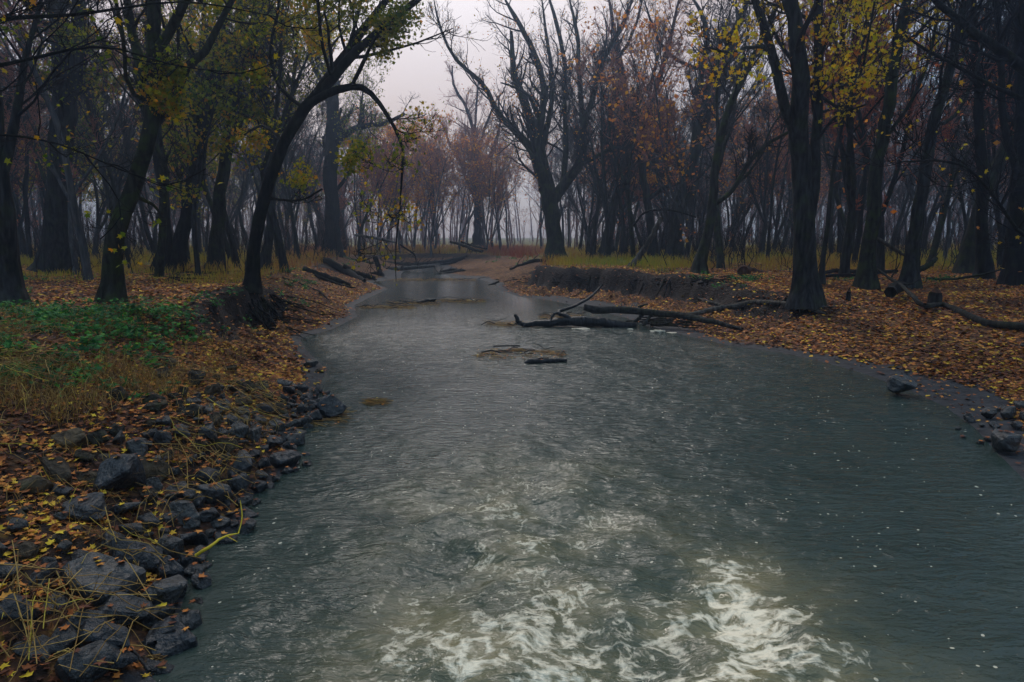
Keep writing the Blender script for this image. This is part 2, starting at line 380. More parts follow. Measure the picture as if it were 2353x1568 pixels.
# water: silty green-grey body, ripples, foam where it churns
m, n, l, b = mat('river_water', .07, .5); M['water'] = m
b.inputs['IOR'].default_value = 1.33
co = n.new('ShaderNodeTexCoord').outputs['Object']
churn, speck = attr(n, 'churn'), attr(n, 'speck')
w1 = nz(n, l, .9, 3, co); wa = n.new('ShaderNodeVectorMath'); wa.operation = 'MULTIPLY_ADD'; wa.inputs[1].default_value = (.5,) * 3
l.new(w1.outputs['Color'], wa.inputs[0]); l.new(co, wa.inputs[2])
w2 = nz(n, l, 3.5, 3, wa.outputs[0]); wb = n.new('ShaderNodeVectorMath'); wb.operation = 'MULTIPLY_ADD'; wb.inputs[1].default_value = (.16,) * 3
l.new(w2.outputs['Color'], wb.inputs[0]); l.new(wa.outputs[0], wb.inputs[2])
f1 = nz(n, l, 1.7, 6, wb.outputs[0], stretch=(1, 1.35, 1)); f1.inputs['Roughness'].default_value = .62
rdg = math_(n, l, 'ABSOLUTE', math_(n, l, 'SUBTRACT', f1.outputs['Fac'], .5))            # thin lines where it crosses 0.5
rdg = math_(n, l, 'SUBTRACT', 1.0, math_(n, l, 'MULTIPLY', rdg, 15.0))
f2 = nz(n, l, 1.1, 4, wa.outputs[0])
fr = math_(n, l, 'ADD', math_(n, l, 'MULTIPLY', rdg, 1.0), math_(n, l, 'MULTIPLY', math_(n, l, 'SUBTRACT', f2.outputs['Fac'], .5), 3.2))
fr = math_(n, l, 'ADD', fr, math_(n, l, 'MULTIPLY', math_(n, l, 'SUBTRACT', churn, .93), 2.4))
fx = nz(n, l, 26, 4, wb.outputs[0]); fx2 = nz(n, l, 5, 5, wb.outputs[0])
lace = math_(n, l, 'MULTIPLY', math_(n, l, 'ABSOLUTE', math_(n, l, 'SUBTRACT', fx2.outputs['Fac'], .5)), 9.0)
frd = math_(n, l, 'SUBTRACT', math_(n, l, 'ADD', fr, math_(n, l, 'MULTIPLY', math_(n, l, 'SUBTRACT', fx.outputs['Fac'], .5), 1.3)), lace)
frd = math_(n, l, 'ADD', frd, .45)
fm = n.new('ShaderNodeMapRange'); fm.inputs['From Min'].default_value = .05; fm.inputs['From Max'].default_value = 1.45; fm.inputs['To Max'].default_value = .97; l.new(frd, fm.inputs['Value'])
bub = nz(n, l, 11, co=wa.outputs[0], kind='ShaderNodeTexVoronoi'); bs = n.new('ShaderNodeSeparateColor'); l.new(bub.outputs['Color'], bs.inputs[0])
br = math_(n, l, 'MULTIPLY', math_(n, l, 'MULTIPLY', bs.outputs[0], bs.outputs[1]), .26)
seam = nz(n, l, .55, 4, wa.outputs[0], stretch=(1.6, .45, 1), dist=.6)
sm = n.new('ShaderNodeMapRange'); sm.inputs['From Min'].default_value = .06; sm.inputs['From Max'].default_value = .0; sm.inputs['To Min'].default_value = .12
l.new(math_(n, l, 'ABSOLUTE', math_(n, l, 'SUBTRACT', seam.outputs['Fac'], .5)), sm.inputs['Value']); speck = math_(n, l, 'MULTIPLY', speck, math_(n, l, 'MULTIPLY', sm.outputs[0], 1.7))
bsz = math_(n, l, 'GREATER_THAN', math_(n, l, 'SUBTRACT', math_(n, l, 'MULTIPLY', br, math_(n, l, 'GREATER_THAN', math_(n, l, 'ADD', speck, math_(n, l, 'MULTIPLY', math_(n, l, 'SUBTRACT', f2.outputs['Fac'], .55), .5)), bs.outputs[2])), bub.outputs['Distance']), 0.0)
foam = math_(n, l, 'MAXIMUM', fm.outputs[0], math_(n, l, 'MULTIPLY', bsz, .6))
body = mixc(n, l, w1.outputs['Fac'], (.018, .033, .032), (.042, .060, .052))
silt = ramp(n, l, f2.outputs['Fac'], [(.40, (0, 0, 0)), (.68, (1, 1, 1))])
body = mixc(n, l, math_(n, l, 'MULTIPLY', silt.outputs[0], math_(n, l, 'POWER', churn, 1.5)), body, (.32, .26, .14))
body = mixc(n, l, math_(n, l, 'MULTIPLY', churn, .45), body, (.13, .14, .085))
c = mixc(n, l, foam, body, (.78, .71, .56)); l.new(c, b.inputs['Base Color'])
rr = n.new('ShaderNodeMapRange'); rr.inputs['To Min'].default_value = .07; rr.inputs['To Max'].default_value = .75; l.new(foam, rr.inputs['Value']); l.new(rr.outputs[0], b.inputs['Roughness'])
calm = attr(n, 'ripple')
r1 = nz(n, l, 5.0, 4, wa.outputs[0], stretch=(.55, 1.6, 1)); r2 = nz(n, l, 15, 3, wb.outputs[0], stretch=(.5, 1.6, 1))
hh = math_(n, l, 'ADD', r1.outputs['Fac'], math_(n, l, 'MULTIPLY', r2.outputs['Fac'], .35))
hh = math_(n, l, 'MULTIPLY', hh, calm)
q = bump(n, l, hh, None, .055, 1.0); bump(n, l, fr, b, .004, .6, q)

# ------------------------------------------------------------------ terrain
def fan(y0, y1, first, growth, ncol, half, apex=8.0):
    ys = [y0]; st = first
    while ys[-1] < y1: ys.append(ys[-1] + st); st = max(first, (ys[-1] + apex) * growth)
    ys = np.array(ys); s = np.linspace(-half, half, ncol)
    Y, Sx = np.meshgrid(ys, s, indexing='ij'); X = Sx * (Y + apex)
    i = np.arange(len(ys) * ncol).reshape(len(ys), ncol)
    F = np.stack([i[:-1, :-1], i[:-1, 1:], i[1:, 1:], i[1:, :-1]], -1).reshape(-1, 4)
    return X, Y, F
X, Y, F = fan(-6, 430, .09, .0075, 620, 1.25)
Hh, Dd, Pp = height(X, Y, True); d = Dd.ravel(); x_, y_ = X.ravel(), Y.ravel()
mudw, wid, top, steep = Pp.T
t = (d - mudw) / wid
n1 = fbm(x_ * .5, y_ * .5, 31, 3)
a_mud = 1 - sstep(-.15, .35, d - mudw * (0.6 + .7 * n1))
a_soil = sstep(.42, .60, t) * (1 - sstep(.88, 1.02, t)) * np.clip(steep * 1.6, 0, 1)
cutl = np.exp(-((x_ + 8.2) ** 2 / 3 + (y_ - 20.5) ** 2 / 22))
a_soil = np.maximum(a_soil, 0) * .95
y0g = np.where(x_ < 0, 31, 37) + (n1 - .5) * 9
a_grass = sstep(-2, 3, y_ - y0g) * sstep(.85, 1.25, t)
ripr = (x_ < -1) * (1 - sstep(10, 14, y_)) * (d < 7)
a_soil = np.maximum(a_soil, ripr * .55)
g = mesh_np('ground', np.stack([x_, y_, Hh.ravel()], 1), [F], None, True, {'mud': a_mud, 'soil': a_soil, 'grass': a_grass})
tag(link(g, M['ground']), kind='structure', label='leaf covered river banks and muddy shores of the forest floor')

# ------------------------------------------------------------------ water
X, Y, F = fan(-5, 100, .045, .0042, 560, .95, 7)
x_, y_ = X.ravel(), Y.ravel(); dW = shore(x_, y_)[0]
keepv = dW < 1.2
F = F[keepv[F].all(1)]
churn = np.exp(-((y_ - 4.6) / 3.3) ** 2) * np.exp(-((x_ - .85) / (2.5 - .05 * (y_ - 5))) ** 4)
churn = np.maximum(churn, 1.22 * np.exp(-(((x_ - 2.1) / .8) ** 2 + ((y_ - 5.6) / 1.9) ** 2)))
churn = np.maximum(churn, .76 * np.exp(-(((x_ - .3) / 2.0) ** 2 + ((y_ - 7.6) / 3.2) ** 2)))
speck = (.85 * np.exp(-((y_ - 9) / 9) ** 2) + .2 * sstep(30, 18, y_)) * (0.4 + .8 * sstep(-3.5, -1, x_))
ripple = np.interp(y_, [0, 10, 22, 30, 36, 60], [1.05, 1.25, 1.35, .8, .03, .010])
ripple = ripple * (.35 + 1.3 * fbm(x_ * .35, y_ * .2, 77, 4)) * sstep(0, -.9, dW) ** .5
z = (fbm(x_ * 1.1, y_ * 1.5, 40, 4) - .5) * (.05 + .26 * churn) * ripple
z = z + (fbm(x_ * 4, y_ * 6.5, 44, 3) - .5) * (.018 + .06 * churn) * ripple
z = z * sstep(40, 14, y_)
used = np.zeros(len(x_), bool); used[F.ravel()] = True; remap = np.cumsum(used) - 1
g = mesh_np('water', np.stack([x_, y_, z], 1)[used], [remap[F]], None, True, {'churn': churn[used], 'speck': speck[used], 'ripple': ripple[used]})
tag(link(g, M['water']), kind='structure', label='grey green river water churned to foam in the near stretch')

# ------------------------------------------------------------------ trees
def unit(a): return a / (np.linalg.norm(a, axis=-1, keepdims=True) + 1e-9)
def resample(P, R, K):
    """smooth curve through points; P (n,3), R (n,)"""
    P = np.asarray(P, float); R = np.asarray(R, float); n_ = len(P)
    s = np.concatenate([[0], np.cumsum(np.linalg.norm(np.diff(P, axis=0), axis=1))]); q = np.linspace(0, s[-1], K)
    m_ = np.gradient(P, s, axis=0)
    i = np.clip(np.searchsorted(s, q, 'right') - 1, 0, n_ - 2); h = (s[i + 1] - s[i]); t = ((q - s[i]) / h)[:, None]; h = h[:, None]
    Q = (2 * t ** 3 - 3 * t ** 2 + 1) * P[i] + (t ** 3 - 2 * t ** 2 + t) * h * m_[i] + (-2 * t ** 3 + 3 * t ** 2) * P[i + 1] + (t ** 3 - t ** 2) * h * m_[i + 1]
    return Q, np.interp(q, s, R)
def spawn(P, R, n_each, len_f, ang=(30, 65), t0=.15, K=5, up=.12, wander=.22, rf=.55, rmin=.004, abs_len=None, rng=RNG, droop=0.0):
    """children of the branches P (N,K,3), R (N,K); n_each (N,) of them"""
    N, K0, _ = P.shape; par = np.repeat(np.arange(N), n_each); m_ = len(par)
    if m_ == 0: return np.zeros((0, K, 3)), np.zeros((0, K))
    t = t0 + (1 - t0) * rng.uniform(0, 1, m_) ** .85
    f = np.clip(t * (K0 - 1), 0, K0 - 1.001); i = f.astype(int); w = (f - i)[:, None]
    p = P[par, i] * (1 - w) + P[par, i + 1] * w; r = R[par, i] * (1 - w[:, 0]) + R[par, i + 1] * w[:, 0]
    tg = unit(P[par, i + 1] - P[par, i]); pr = unit(np.cross(tg, rng.normal(size=(m_, 3))))
    a = np.radians(rng.uniform(ang[0], ang[1], m_))[:, None]; d_ = unit(tg * np.cos(a) + pr * np.sin(a))
    L = np.linalg.norm(P[:, -1] - P[:, 0], axis=1)[par] * len_f * (1.15 - .7 * t) if abs_len is None else abs_len * (1.2 - .5 * t)
    L = L * rng.uniform(.6, 1.35, m_)
    out = np.zeros((m_, K, 3)); out[:, 0] = p
    for k in range(1, K):
        d_ = unit(d_ + rng.normal(size=(m_, 3)) * wander + np.array([0, 0, 1.0]) * (up - droop * k / K))
        out[:, k] = out[:, k - 1] + d_ * (L / (K - 1))[:, None]
    r0 = np.maximum(r * rf * rng.uniform(.7, 1.1, m_), rmin)
    return out, np.maximum(r0[:, None] * np.linspace(1, .28, K)[None], rmin * .7)

def dress(limbs, rng, tw, dens=1.0, levels=4, tips=None, fine=.006, spread=1.0):
    """limbs: list of (P,R,t_start) arrays resampled to 12; returns list of branch levels [(P,R)]"""
    P = np.stack([resample(p, r, 12)[0] for p, r, _ in limbs]); R = np.stack([resample(p, r, 12)[1] for p, r, _ in limbs])
    ln = np.linalg.norm(np.diff(P, axis=1), axis=2).sum(1)
    out = []
    # side branches per metre of limb; those low on the trunk are skipped through t_start
    cs = []
    for i in range(len(P)):
        n_ = np.array([max(2, int(ln[i] * 1.35 * dens * (1 - limbs[i][2]) ))])
        cs.append(spawn(P[i:i + 1], R[i:i + 1], n_, .33, (28, 62), limbs[i][2], 7, .16, .20, .42, .014, rng=rng,
                        abs_len=spread * np.clip(ln[i] * .30, 1.2, 3.8)))
    A = (np.concatenate([c[0] for c in cs]), np.concatenate([c[1] for c in cs])); out.append(A)
    B = spawn(A[0], A[1], rng.integers(5, 9, len(A[0])), .55, (25, 60), .12, 6, .12, .22, .5, fine * 1.25, rng=rng); out.append(B)
    if levels > 3:
        C = spawn(B[0], B[1], rng.integers(5, 9, len(B[0])), .66, (22, 60), .12, 4, .08, .25, .55, fine, rng=rng); out.append(C)
    return out

TREE_N = [0]
def crown_geo(levels, sides=(5, 4, 3), tints=(0.1, .4, .8)):
    g = Geo()
    for (P, R), s_, t_ in zip(levels, sides, tints):
        if len(P): g.tubes(P, R, s_, np.clip(t_ + RNG.normal(size=len(P)) * .15, 0, 1))
    return g
def leaf_geo(levels, n, size, tint=(.5, .25), star=False, where=None, hang=.6):
    P = levels[-1][0].reshape(-1, 3)
    if where is not None: P = P[where(P)]
    if len(P) == 0 or n == 0: return None
    # leaves come in sprays: pick spots by a clumpy field, then tips near them
    w = np.clip(fbm(P[:, 0] * 1.1 + P[:, 2] * .6, P[:, 1] * 1.1 + P[:, 2] * .9, 61, 3) - .33, 0.03, 1) ** 1.3
    cell = np.unique(np.floor(P / .9).astype(int), axis=0, return_inverse=True, return_counts=True); w = w / cell[2][cell[1].ravel()] ** .85
    i = RNG.choice(len(P), n, p=w / w.sum()); C = P[i] + RNG.normal(size=(n, 3)) * max(size * 1.1, .20)
    g = Geo(); tt = np.clip(tint[0] + (fbm(C[:, 0] * .7, C[:, 2] * .7, 5, 2) - .5) * .8 + RNG.normal(size=n) * tint[1], 0, 1)
    g.leaves(C, size * RNG.uniform(.45, 1.35, n), tt, star, hang=hang); return g

def hero(label, limbs, bark='bark', twig='twig', height_m=17, leaves=None, depth_spread=2.5, seed=1, dens=1.35, group=None,
         name='maple_tree', base=None, z_fix=None, fine=.010, stub=False, cat='tree'):
    """limbs: first is the trunk [(u,v,w)...] in picture units from the base up; others start anywhere on it. Optional dict opts"""
    rng = np.random.default_rng(seed)
    u0, v0, _ = limbs[0][0]
    g0 = np.array(base) if base is not None else ground(u0, v0)
    y0 = g0[1]; k = y0 / FL / (cP)
    curves = []; trunk = Geo(); dressed = []
    for li, L in enumerate(limbs):
        L = list(L); opt = {}
        if isinstance(L[-1], dict): opt = L.pop()
        n_ = len(L); dz = opt.get('dy', rng.uniform(-1, 1) * depth_spread if li else 0)
        st = 0
        if li:   # begin on the nearest earlier curve
            p0 = aty(L[0][0], L[0][1], y0); best = min(((np.linalg.norm((c[:, [0, 2]] - p0[[0, 2]]), axis=1).min(), j) for j, (c, _r) in enumerate(curves)))
            c, _r = curves[best[1]]; q = np.linalg.norm((c[:, [0, 2]] - p0[[0, 2]]), axis=1).argmin(); st = c[q, 1] - y0
            near = c[q]
        P, R = [], []
        for i, (u, v, w) in enumerate(L):
            f = i / max(1, n_ - 1); yy = y0 + st + dz * f + (math.sin(i * 2.1 + li) * .12 if 0 < i else 0)
            P.append(aty(u, v, yy)); R.append(w * .5 * k)
        if li: P[0] = near.copy()
        P, R = np.array(P), np.array(R)
        if li == 0: P[0, 2] = g0[2] - .12; P[0, :2] = g0[:2]; R[0] *= 1.12
        # carry on above the frame
        if opt.get('grow', True) and not stub:
            d_ = unit(P[-1] - P[-2]); ex = max(0, (height_m + g0[2]) - P[-1, 2])
            if ex > 1.2 and P[-1, 2] > 4:
                nn = 4; r_ = R[-1]
                for j in range(nn):
                    d_ = unit(d_ + np.array([0, 0, .22]) + rng.normal(size=3) * .12)
                    P = np.vstack([P, P[-1] + d_ * ex / nn]); R = np.append(R, r_ * (1 - (j + 1) / nn * .82))
            elif 'tip' not in opt: R[-1] *= .5
        K = 26 if li == 0 else 18
        Q, RR = resample(P, R, K)
        if li == 0:
            hgt = np.cumsum(np.concatenate([[0], np.linalg.norm(np.diff(Q, axis=0), axis=1)])); RR = RR * (1 + .32 * np.exp(-hgt / (1.6 * RR[0] + .1)))
        Q[1:-1] += rng.normal(size=(K - 2, 3)) * RR[1:-1, None] * .10
        curves.append((Q, RR)); trunk.tubes(Q[None], RR[None], 14 if li == 0 else 9, rough=.13 if li == 0 else .09, cap=True, flare=float(li == 0 and not stub))
        a = opt.get('bare', .42 if li == 0 else .12)
        if not opt.get('nodress'): dressed.append((Q, RR, a))
    root = empty(name, g0, label, cat, group)
    org = np.array(root.location)
    def put(g, nm, mt):
        for v_ in g.V: v_ -= org
        return g.build(nm, M[mt], root)
    put(trunk, 'trunk', bark)
    if dressed and not stub:
        lv = dress(dressed, rng, twig, dens, fine=fine)
        put(crown_geo(lv), 'crown', twig)
        for (mt, n, size, tint, star, where) in (leaves or []):
            lg = leaf_geo(lv, n, size, tint, star, where)
            if lg: put(lg, 'leaves', mt)
    TREE_N[0] += 1
    return root
def inuv(u0, u1, v0, v1):
    def f(P):
        u, v = uv_of(P[:, 0], P[:, 1], P[:, 2]); return (u > u0) & (u < u1) & (v > v0) & (v < v1)
    return f
LG = 'leaf_green'
T = {}
hero('dark trunk at the left edge, rising from the leafy bank beside green herbs',
     [[(30, 705, 52), (18, 600, 44), (5, 480, 40), (-6, 330, 34), (-22, 120, 30)], [(0, 400, 24), (40, 250, 18), (60, 120, 12), (95, 0, 8)]],
     'bark', 'twig_dark', seed=3, leaves=[(LG, 500, .15, (.3, .2), True, None)])
hero('massive straight tree splitting into two tall stems near the left edge of the photo',
     [[(123, 628, 62), (128, 560, 52), (132, 450, 46), (140, 330, 50), (148, 235, 48)], [(148, 250, 34), (138, 170, 32), (134, 100, 30), (130, 0, 28)],
      [(150, 250, 34), (172, 160, 30), (176, 80, 28), (180, 0, 26)], [(152, 220, 12), (90, 190, 10), (60, 90, 8), (20, 10, 6)]],
     'bark', 'twig_dark', seed=4, leaves=[(LG, 3800, .16, (.3, .2), True, inuv(-100, 300, 60, 420)), ('leaf_green', 2500, .17, (.75, .2), True, None)])
hero('thick grey tree leaning right with a rotten scar at its foot and a forked crown',
     [[(256, 697, 46), (262, 610, 40), (268, 530, 38), (283, 480, 36), (315, 404, 34), (340, 330, 33), (352, 272, 34)],
      [(348, 285, 26), (334, 200, 25), (326, 150, 24), (308, 100, 20), (292, 0, 16), {'dy': 1}],
      [(330, 170, 22), (352, 123, 22), (387, 77, 20), (408, 40, 20), (430, 0, 18), {'dy': -1}],
      [(355, 275, 26), (387, 250, 25), (405, 205, 22), (420, 165, 20), (462, 130, 18), (500, 60, 15), (540, -10, 12), {'dy': 2}],
      [(335, 250, 10), (310, 220, 9), (290, 180, 8), (285, 100, 7)], [(354, 265, 9), (366, 220, 9), (362, 190, 8), (390, 170, 6), (410, 150, 4), {'grow': False}],
      [(300, 470, 14), (330, 460, 9), (350, 470, 7), (372, 500, 5), {'grow': False, 'nodress': True}]],
     'bark_moss', 'twig', seed=5, leaves=[(LG, 2600, .14, (.45, .25), True, inuv(200, 640, 150, 480)), (LG, 4500, .14, (.5, .25), True, None)])
hero('slim dark trunk leaning left out of the twiggy clump beyond the scarred tree',
     [[(369, 628, 30), (380, 547, 24), (376, 440, 22), (366, 387, 20), (355, 300, 18), (352, 180, 14), (340, 60, 12)]], 'bark_dark', 'twig_dark', seed=6,
     leaves=[(LG, 900, .16, (.6, .25), True, None)])
hero('long black stem leaning right out of the twiggy clump on the left bank',
     [[(400, 628, 34), (422, 530, 30), (448, 400, 28), (466, 305, 25), (490, 215, 23), (505, 105, 20), (528, 0, 17)],
      [(455, 350, 14), (450, 240, 12), (462, 120, 10), (470, 0, 9)], [(480, 250, 10), (540, 200, 9), (580, 120, 8), (600, 20, 6)]],
     'bark_dark', 'twig_dark', seed=7, leaves=[(LG, 8500, .14, (.4, .25), True, None)])
hero('straight grey trunk with ivy-green leaves between the twiggy clump and the arching tree',
     [[(490, 621, 32), (502, 520, 29), (507, 440, 27), (525, 320, 24), (540, 180, 20), (549, 0, 17)], [(520, 350, 12), (560, 270, 10), (590, 180, 8), (640, 80, 7)]],
     'bark_moss', 'twig', seed=8, leaves=[(LG, 9500, .15, (.35, .25), True, None)])
hero('black tree arching out over the river, its lower limb bending down towards the log jam',
     [[(577, 667, 30), (582, 590, 27), (596, 505, 27), (623, 404, 26), (661, 316, 25), (703, 246, 25), (722, 224, 24)],
      [(715, 232, 21), (761, 186, 20), (796, 141, 20), (849, 91, 18), (902, 46, 15), (955, 4, 13), (1010, -50, 10), {'dy': -1.5, 'bare': .2}],
      [(712, 238, 18), (754, 215, 17), (782, 206, 17), (817, 197, 15), (853, 216, 12), (884, 256, 9), (909, 299, 7.5), (926, 345, 6.5), (923, 404, 5), (919, 475, 3.5), (914, 530, 2.5),
       {'grow': False, 'dy': -1, 'bare': .3, 'tip': 1}],
      [(820, 195, 8), (832, 150, 9), (850, 110, 7), (880, 70, 5), (940, 75, 3), {'dy': -1.5, 'grow': False}],
      [(800, 140, 7), (812, 70, 7), (830, 0, 6), {'dy': 1}], [(700, 240, 9), (640, 200, 8), (620, 120, 7), (640, 20, 6)], [(660, 316, 7), (600, 290, 6), (560, 310, 4), {'grow': False}],
      [(630, 460, 6), (690, 460, 5), (740, 435, 4), {'grow': False}], [(760, 190, 7), (740, 100, 7), (730, 0, 6)],
      [(918, 475, 3), (912, 540, 2.4), (909, 600, 2), (910, 648, 1.6), {'grow': False, 'dy': 0, 'nodress': True}]],
     'bark_dark', 'twig_dark', seed=9, dens=1.15, leaves=[(LG, 19000, .13, (.42, .25), True, lambda P: inuv(330, 960, -400, 420)(P) & ~inuv(815, 1100, 150, 700)(P)), (LG, 700, .12, (.5, .25), True, inuv(830, 1020, 180, 520)), (LG, 900, .13, (.6, .2), True, None)])
hero('grey trunk standing just behind the foot of the black arching tree',
     [[(606, 620, 24), (616, 560, 19), (624, 490, 18), (622, 380, 17), (612, 250, 15), (606, 120, 13), (604, 0, 12)], [(620, 400, 9), (660, 280, 8), (680, 130, 7), (690, 0, 6)]],
     'bark', 'twig', seed=10, leaves=[(LG, 8000, .15, (.35, .25), True, None)])
hero('ivy-clad broad trunk at the bend with one heavy limb reaching right over the water',
     [[(765, 590, 38), (764, 530, 32), (762, 440, 31), (761, 352, 32), (766, 260, 28), (756, 170, 22), (750, 60, 18)],
      [(768, 345, 16), (785, 318, 15), (814, 297, 13), (849, 288, 11), (884, 284, 9), (930, 262, 6), {'dy': -2, 'grow': False}],
      [(770, 440, 9), (800, 400, 8), (822, 340, 7), (830, 260, 6)], [(756, 240, 12), (720, 150, 10), (700, 0, 8)]],
     'bark_dark', 'twig_dark', height_m=19, seed=11, leaves=[(LG, 5200, .17, (.35, .2), True, inuv(600, 900, 0, 520))])
hero('smooth reddish trunk leaning left beside the ivy-clad tree at the bend',
     [[(742, 575, 20), (738, 530, 17), (730, 480, 15), (714, 420, 12), (690, 362, 9), (670, 320, 6), (640, 290, 4), {'grow': False}]], 'bark_red', 'twig', seed=12)
hero('broken-topped pale stub against the right side of the ivy-clad tree',
     [[(790, 585, 14), (786, 540, 13), (780, 500, 14), (777, 482, 9), {'grow': False}]], 'bark_red', 'twig', seed=13, stub=True, name='broken_tree')
hero('dark many-stemmed tree standing alone at the middle of the far bank behind the river bend',
     [[(1099, 575, 24), (1098, 527, 17), (1095, 422, 16), (1095, 369, 15)], [(1095, 380, 8), (1071, 380, 7), (1035, 334, 6), (1022, 300, 5), (1009, 272, 3), {'grow': False}],
      [(1095, 372, 11), (1090, 316, 9), (1071, 246, 7), (1042, 193, 5), (1039, 151, 3), {'grow': False}], [(1095, 372, 9), (1113, 299, 7), (1127, 262, 5), (1145, 220, 3), {'grow': False}],
      [(1096, 420, 8), (1130, 350, 7), (1148, 290, 5), (1160, 230, 3), {'grow': False}], [(1094, 470, 7), (1066, 400, 5), (1050, 350, 3), {'grow': False}], [(1090, 316, 6), (1095, 240, 5), (1100, 180, 3), {'grow': False}]],
     'bark_dark', 'twig_rust', seed=14, fine=.012, dens=1.2)
hero('great V-forked tree on the right bank with sweeping limbs over the middle of the river',
     [[(1277, 596, 38), (1274, 560, 33), (1272, 520, 33), (1266, 478, 38)],
      [(1262, 490, 26), (1249, 422, 24), (1234, 369, 22), (1217, 334, 17), (1189, 309, 15), (1161, 278, 13), (1136, 246, 12), (1112, 197, 10), (1087, 172, 9), (1060, 150, 8), (1028, 105, 6), (1007, 46, 5), (997, 0, 4), {'dy': -3}],
      [(1236, 372, 16), (1242, 299, 15), (1249, 193, 13), (1235, 141, 12), (1207, 81, 11), (1182, 35, 10), (1161, 0, 9), {'dy': 1}],
      [(1238, 360, 13), (1262, 270, 12), (1270, 190, 10), (1259, 105, 8), (1245, 0, 7), {'dy': 3}],
      [(1268, 480, 27), (1284, 440, 25), (1305, 412, 24), (1330, 380, 22), (1338, 320, 16), (1345, 275, 14), (1363, 229, 12), (1376, 158, 12), (1404, 105, 10), (1430, 60, 9), (1453, 0, 8), {'dy': -2}],
      [(1340, 285, 12), (1335, 225, 11), (1330, 158, 10), (1326, 77, 9), (1309, 0, 8), {'dy': 2}], [(1300, 420, 12), (1300, 330, 12), (1298, 240, 11), (1298, 158, 10), (1277, 46, 9), (1256, -20, 8), {'dy': 3}],
      [(1335, 385, 12), (1370, 360, 9), (1407, 341, 7), (1449, 334, 5), {'grow': False, 'dy': -2}], [(1233, 369, 7), (1205, 330, 6), (1200, 300, 4), {'grow': False, 'nodress': True}],
      [(1376, 170, 8), (1420, 130, 7), (1460, 60, 6), (1480, -20, 5)], [(1285, 440, 9), (1262, 395, 9), (1245, 330, 8), (1215, 220, 7), (1180, 200, 5), (1150, 190, 3), {'grow': False}]],
     'bark_moss', 'twig', height_m=20, seed=15, dens=.85, leaves=[('leaf_orange', 900, .15, (.35, .25), False, None), ('leaf_green', 1300, .13, (.8, .2), False, None)])
hero('tall forked tree leaning right behind the undercut dark bank',
     [[(1550, 600, 36), (1553, 545, 31), (1566, 460, 29), (1586, 387, 27), (1606, 316, 24)],
      [(1594, 360, 17), (1602, 246, 15), (1614, 158, 13), (1624, 88, 12), (1612, 30, 9), (1586, -10, 8), {'dy': 1}],
      [(1606, 316, 19), (1643, 229, 18), (1664, 158, 19), (1681, 88, 18), (1705, 35, 14), (1717, 0, 13), {'dy': -1}],
      [(1614, 165, 9), (1560, 140, 8), (1525, 110, 7), (1500, 60, 6), (1480, 0, 5)], [(1575, 440, 8), (1615, 400, 7), (1650, 350, 5), {'grow': False}]],
     'bark', 'twig', height_m=19, seed=16, leaves=[('leaf_orange', 350, .15, (.3, .2), False, None)])
hero('slender black tree leaning right with a pale mossy foot, beyond the red leaf slope',
     [[(1606, 630, 28), (1617, 580, 23), (1628, 530, 21), (1643, 400, 19), (1658, 305, 17), (1683, 229, 15), (1717, 158, 13), (1752, 88, 11), (1790, 0, 9)],
      [(1640, 480, 11), (1681, 440, 11), (1717, 380, 10), (1769, 327, 9), (1812, 304, 7), {'grow': False, 'dy': 1}], [(1690, 440, 6), (1740, 370, 5), (1775, 290, 4), (1805, 250, 3), {'grow': False}]],
     'bark_moss', 'twig_dark', seed=17)
hero('huge grey triple-stemmed maple rising from red leaves behind the fallen limb, yellow leaves high up',
     [[(1852, 703, 56), (1850, 640, 50), (1849, 560, 47), (1846, 480, 46), (1842, 390, 42), (1838, 310, 42)],
      [(1834, 330, 26), (1809, 262, 24), (1791, 193, 21), (1773, 123, 19), (1752, 53, 17), (1730, -10, 14), {'dy': -1}],
      [(1838, 320, 22), (1831, 250, 19), (1830, 180, 17), (1829, 105, 16), (1826, 0, 15), {'dy': 1}],
      [(1868, 520, 24), (1872, 440, 22), (1875, 330, 21), (1879, 200, 21), (1879, 100, 20), (1879, 0, 19), {'dy': .8}],
      [(1760, 90, 8), (1715, 110, 7), (1680, 120, 5), (1630, 110, 3), {'grow': False, 'dy': -3}], [(1879, 210, 8), (1940, 250, 6), (1980, 160, 5), (2000, 60, 4), {'dy': -2}],
      [(1875, 330, 7), (1920, 270, 6), (1990, 240, 4), {'grow': False}]],
     'bark', 'twig', seed=18, height_m=16, dens=1.0,
     leaves=[('leaf_yellow', 1900, .15, (.55, .25), True, inuv(1600, 2120, -80, 200)), ('leaf_yellow', 350, .15, (.6, .2), True, inuv(1600, 2080, 160, 500))])
hero('thin bare sapling pressed against the right side of the huge triple-stemmed maple',
     [[(1888, 655, 13), (1890, 600, 11), (1899, 540, 10), (1908, 450, 9), (1925, 330, 8), (1960, 200, 7), (1990, 60, 6)]], 'bark', 'twig', seed=19, name='sapling',
     leaves=[('leaf_yellow', 900, .14, (.7, .3), True, inuv(1850, 2100, 380, 580)), ('leaf_yellow', 700, .14, (.5, .3), True, inuv(1850, 2100, 60, 240))])
hero('straight grey tree with green mossy foot, first right of the triple-stemmed maple',
     [[(1988, 661, 40), (1994, 600, 31), (2000, 530, 30), (2014, 400, 28), (2033, 300, 26), (2051, 176, 24), (2069, 70, 21), (2083, 0, 19)],
      [(2050, 190, 9), (2020, 120, 8), (1990, 40, 6)], [(2030, 320, 9), (2090, 240, 8), (2130, 150, 7), (2160, 0, 6)]],
     'bark_moss', 'twig_dark', seed=20, leaves=[('leaf_yellow', 600, .15, (.5, .25), True, inuv(1900, 2200, -50, 200))])
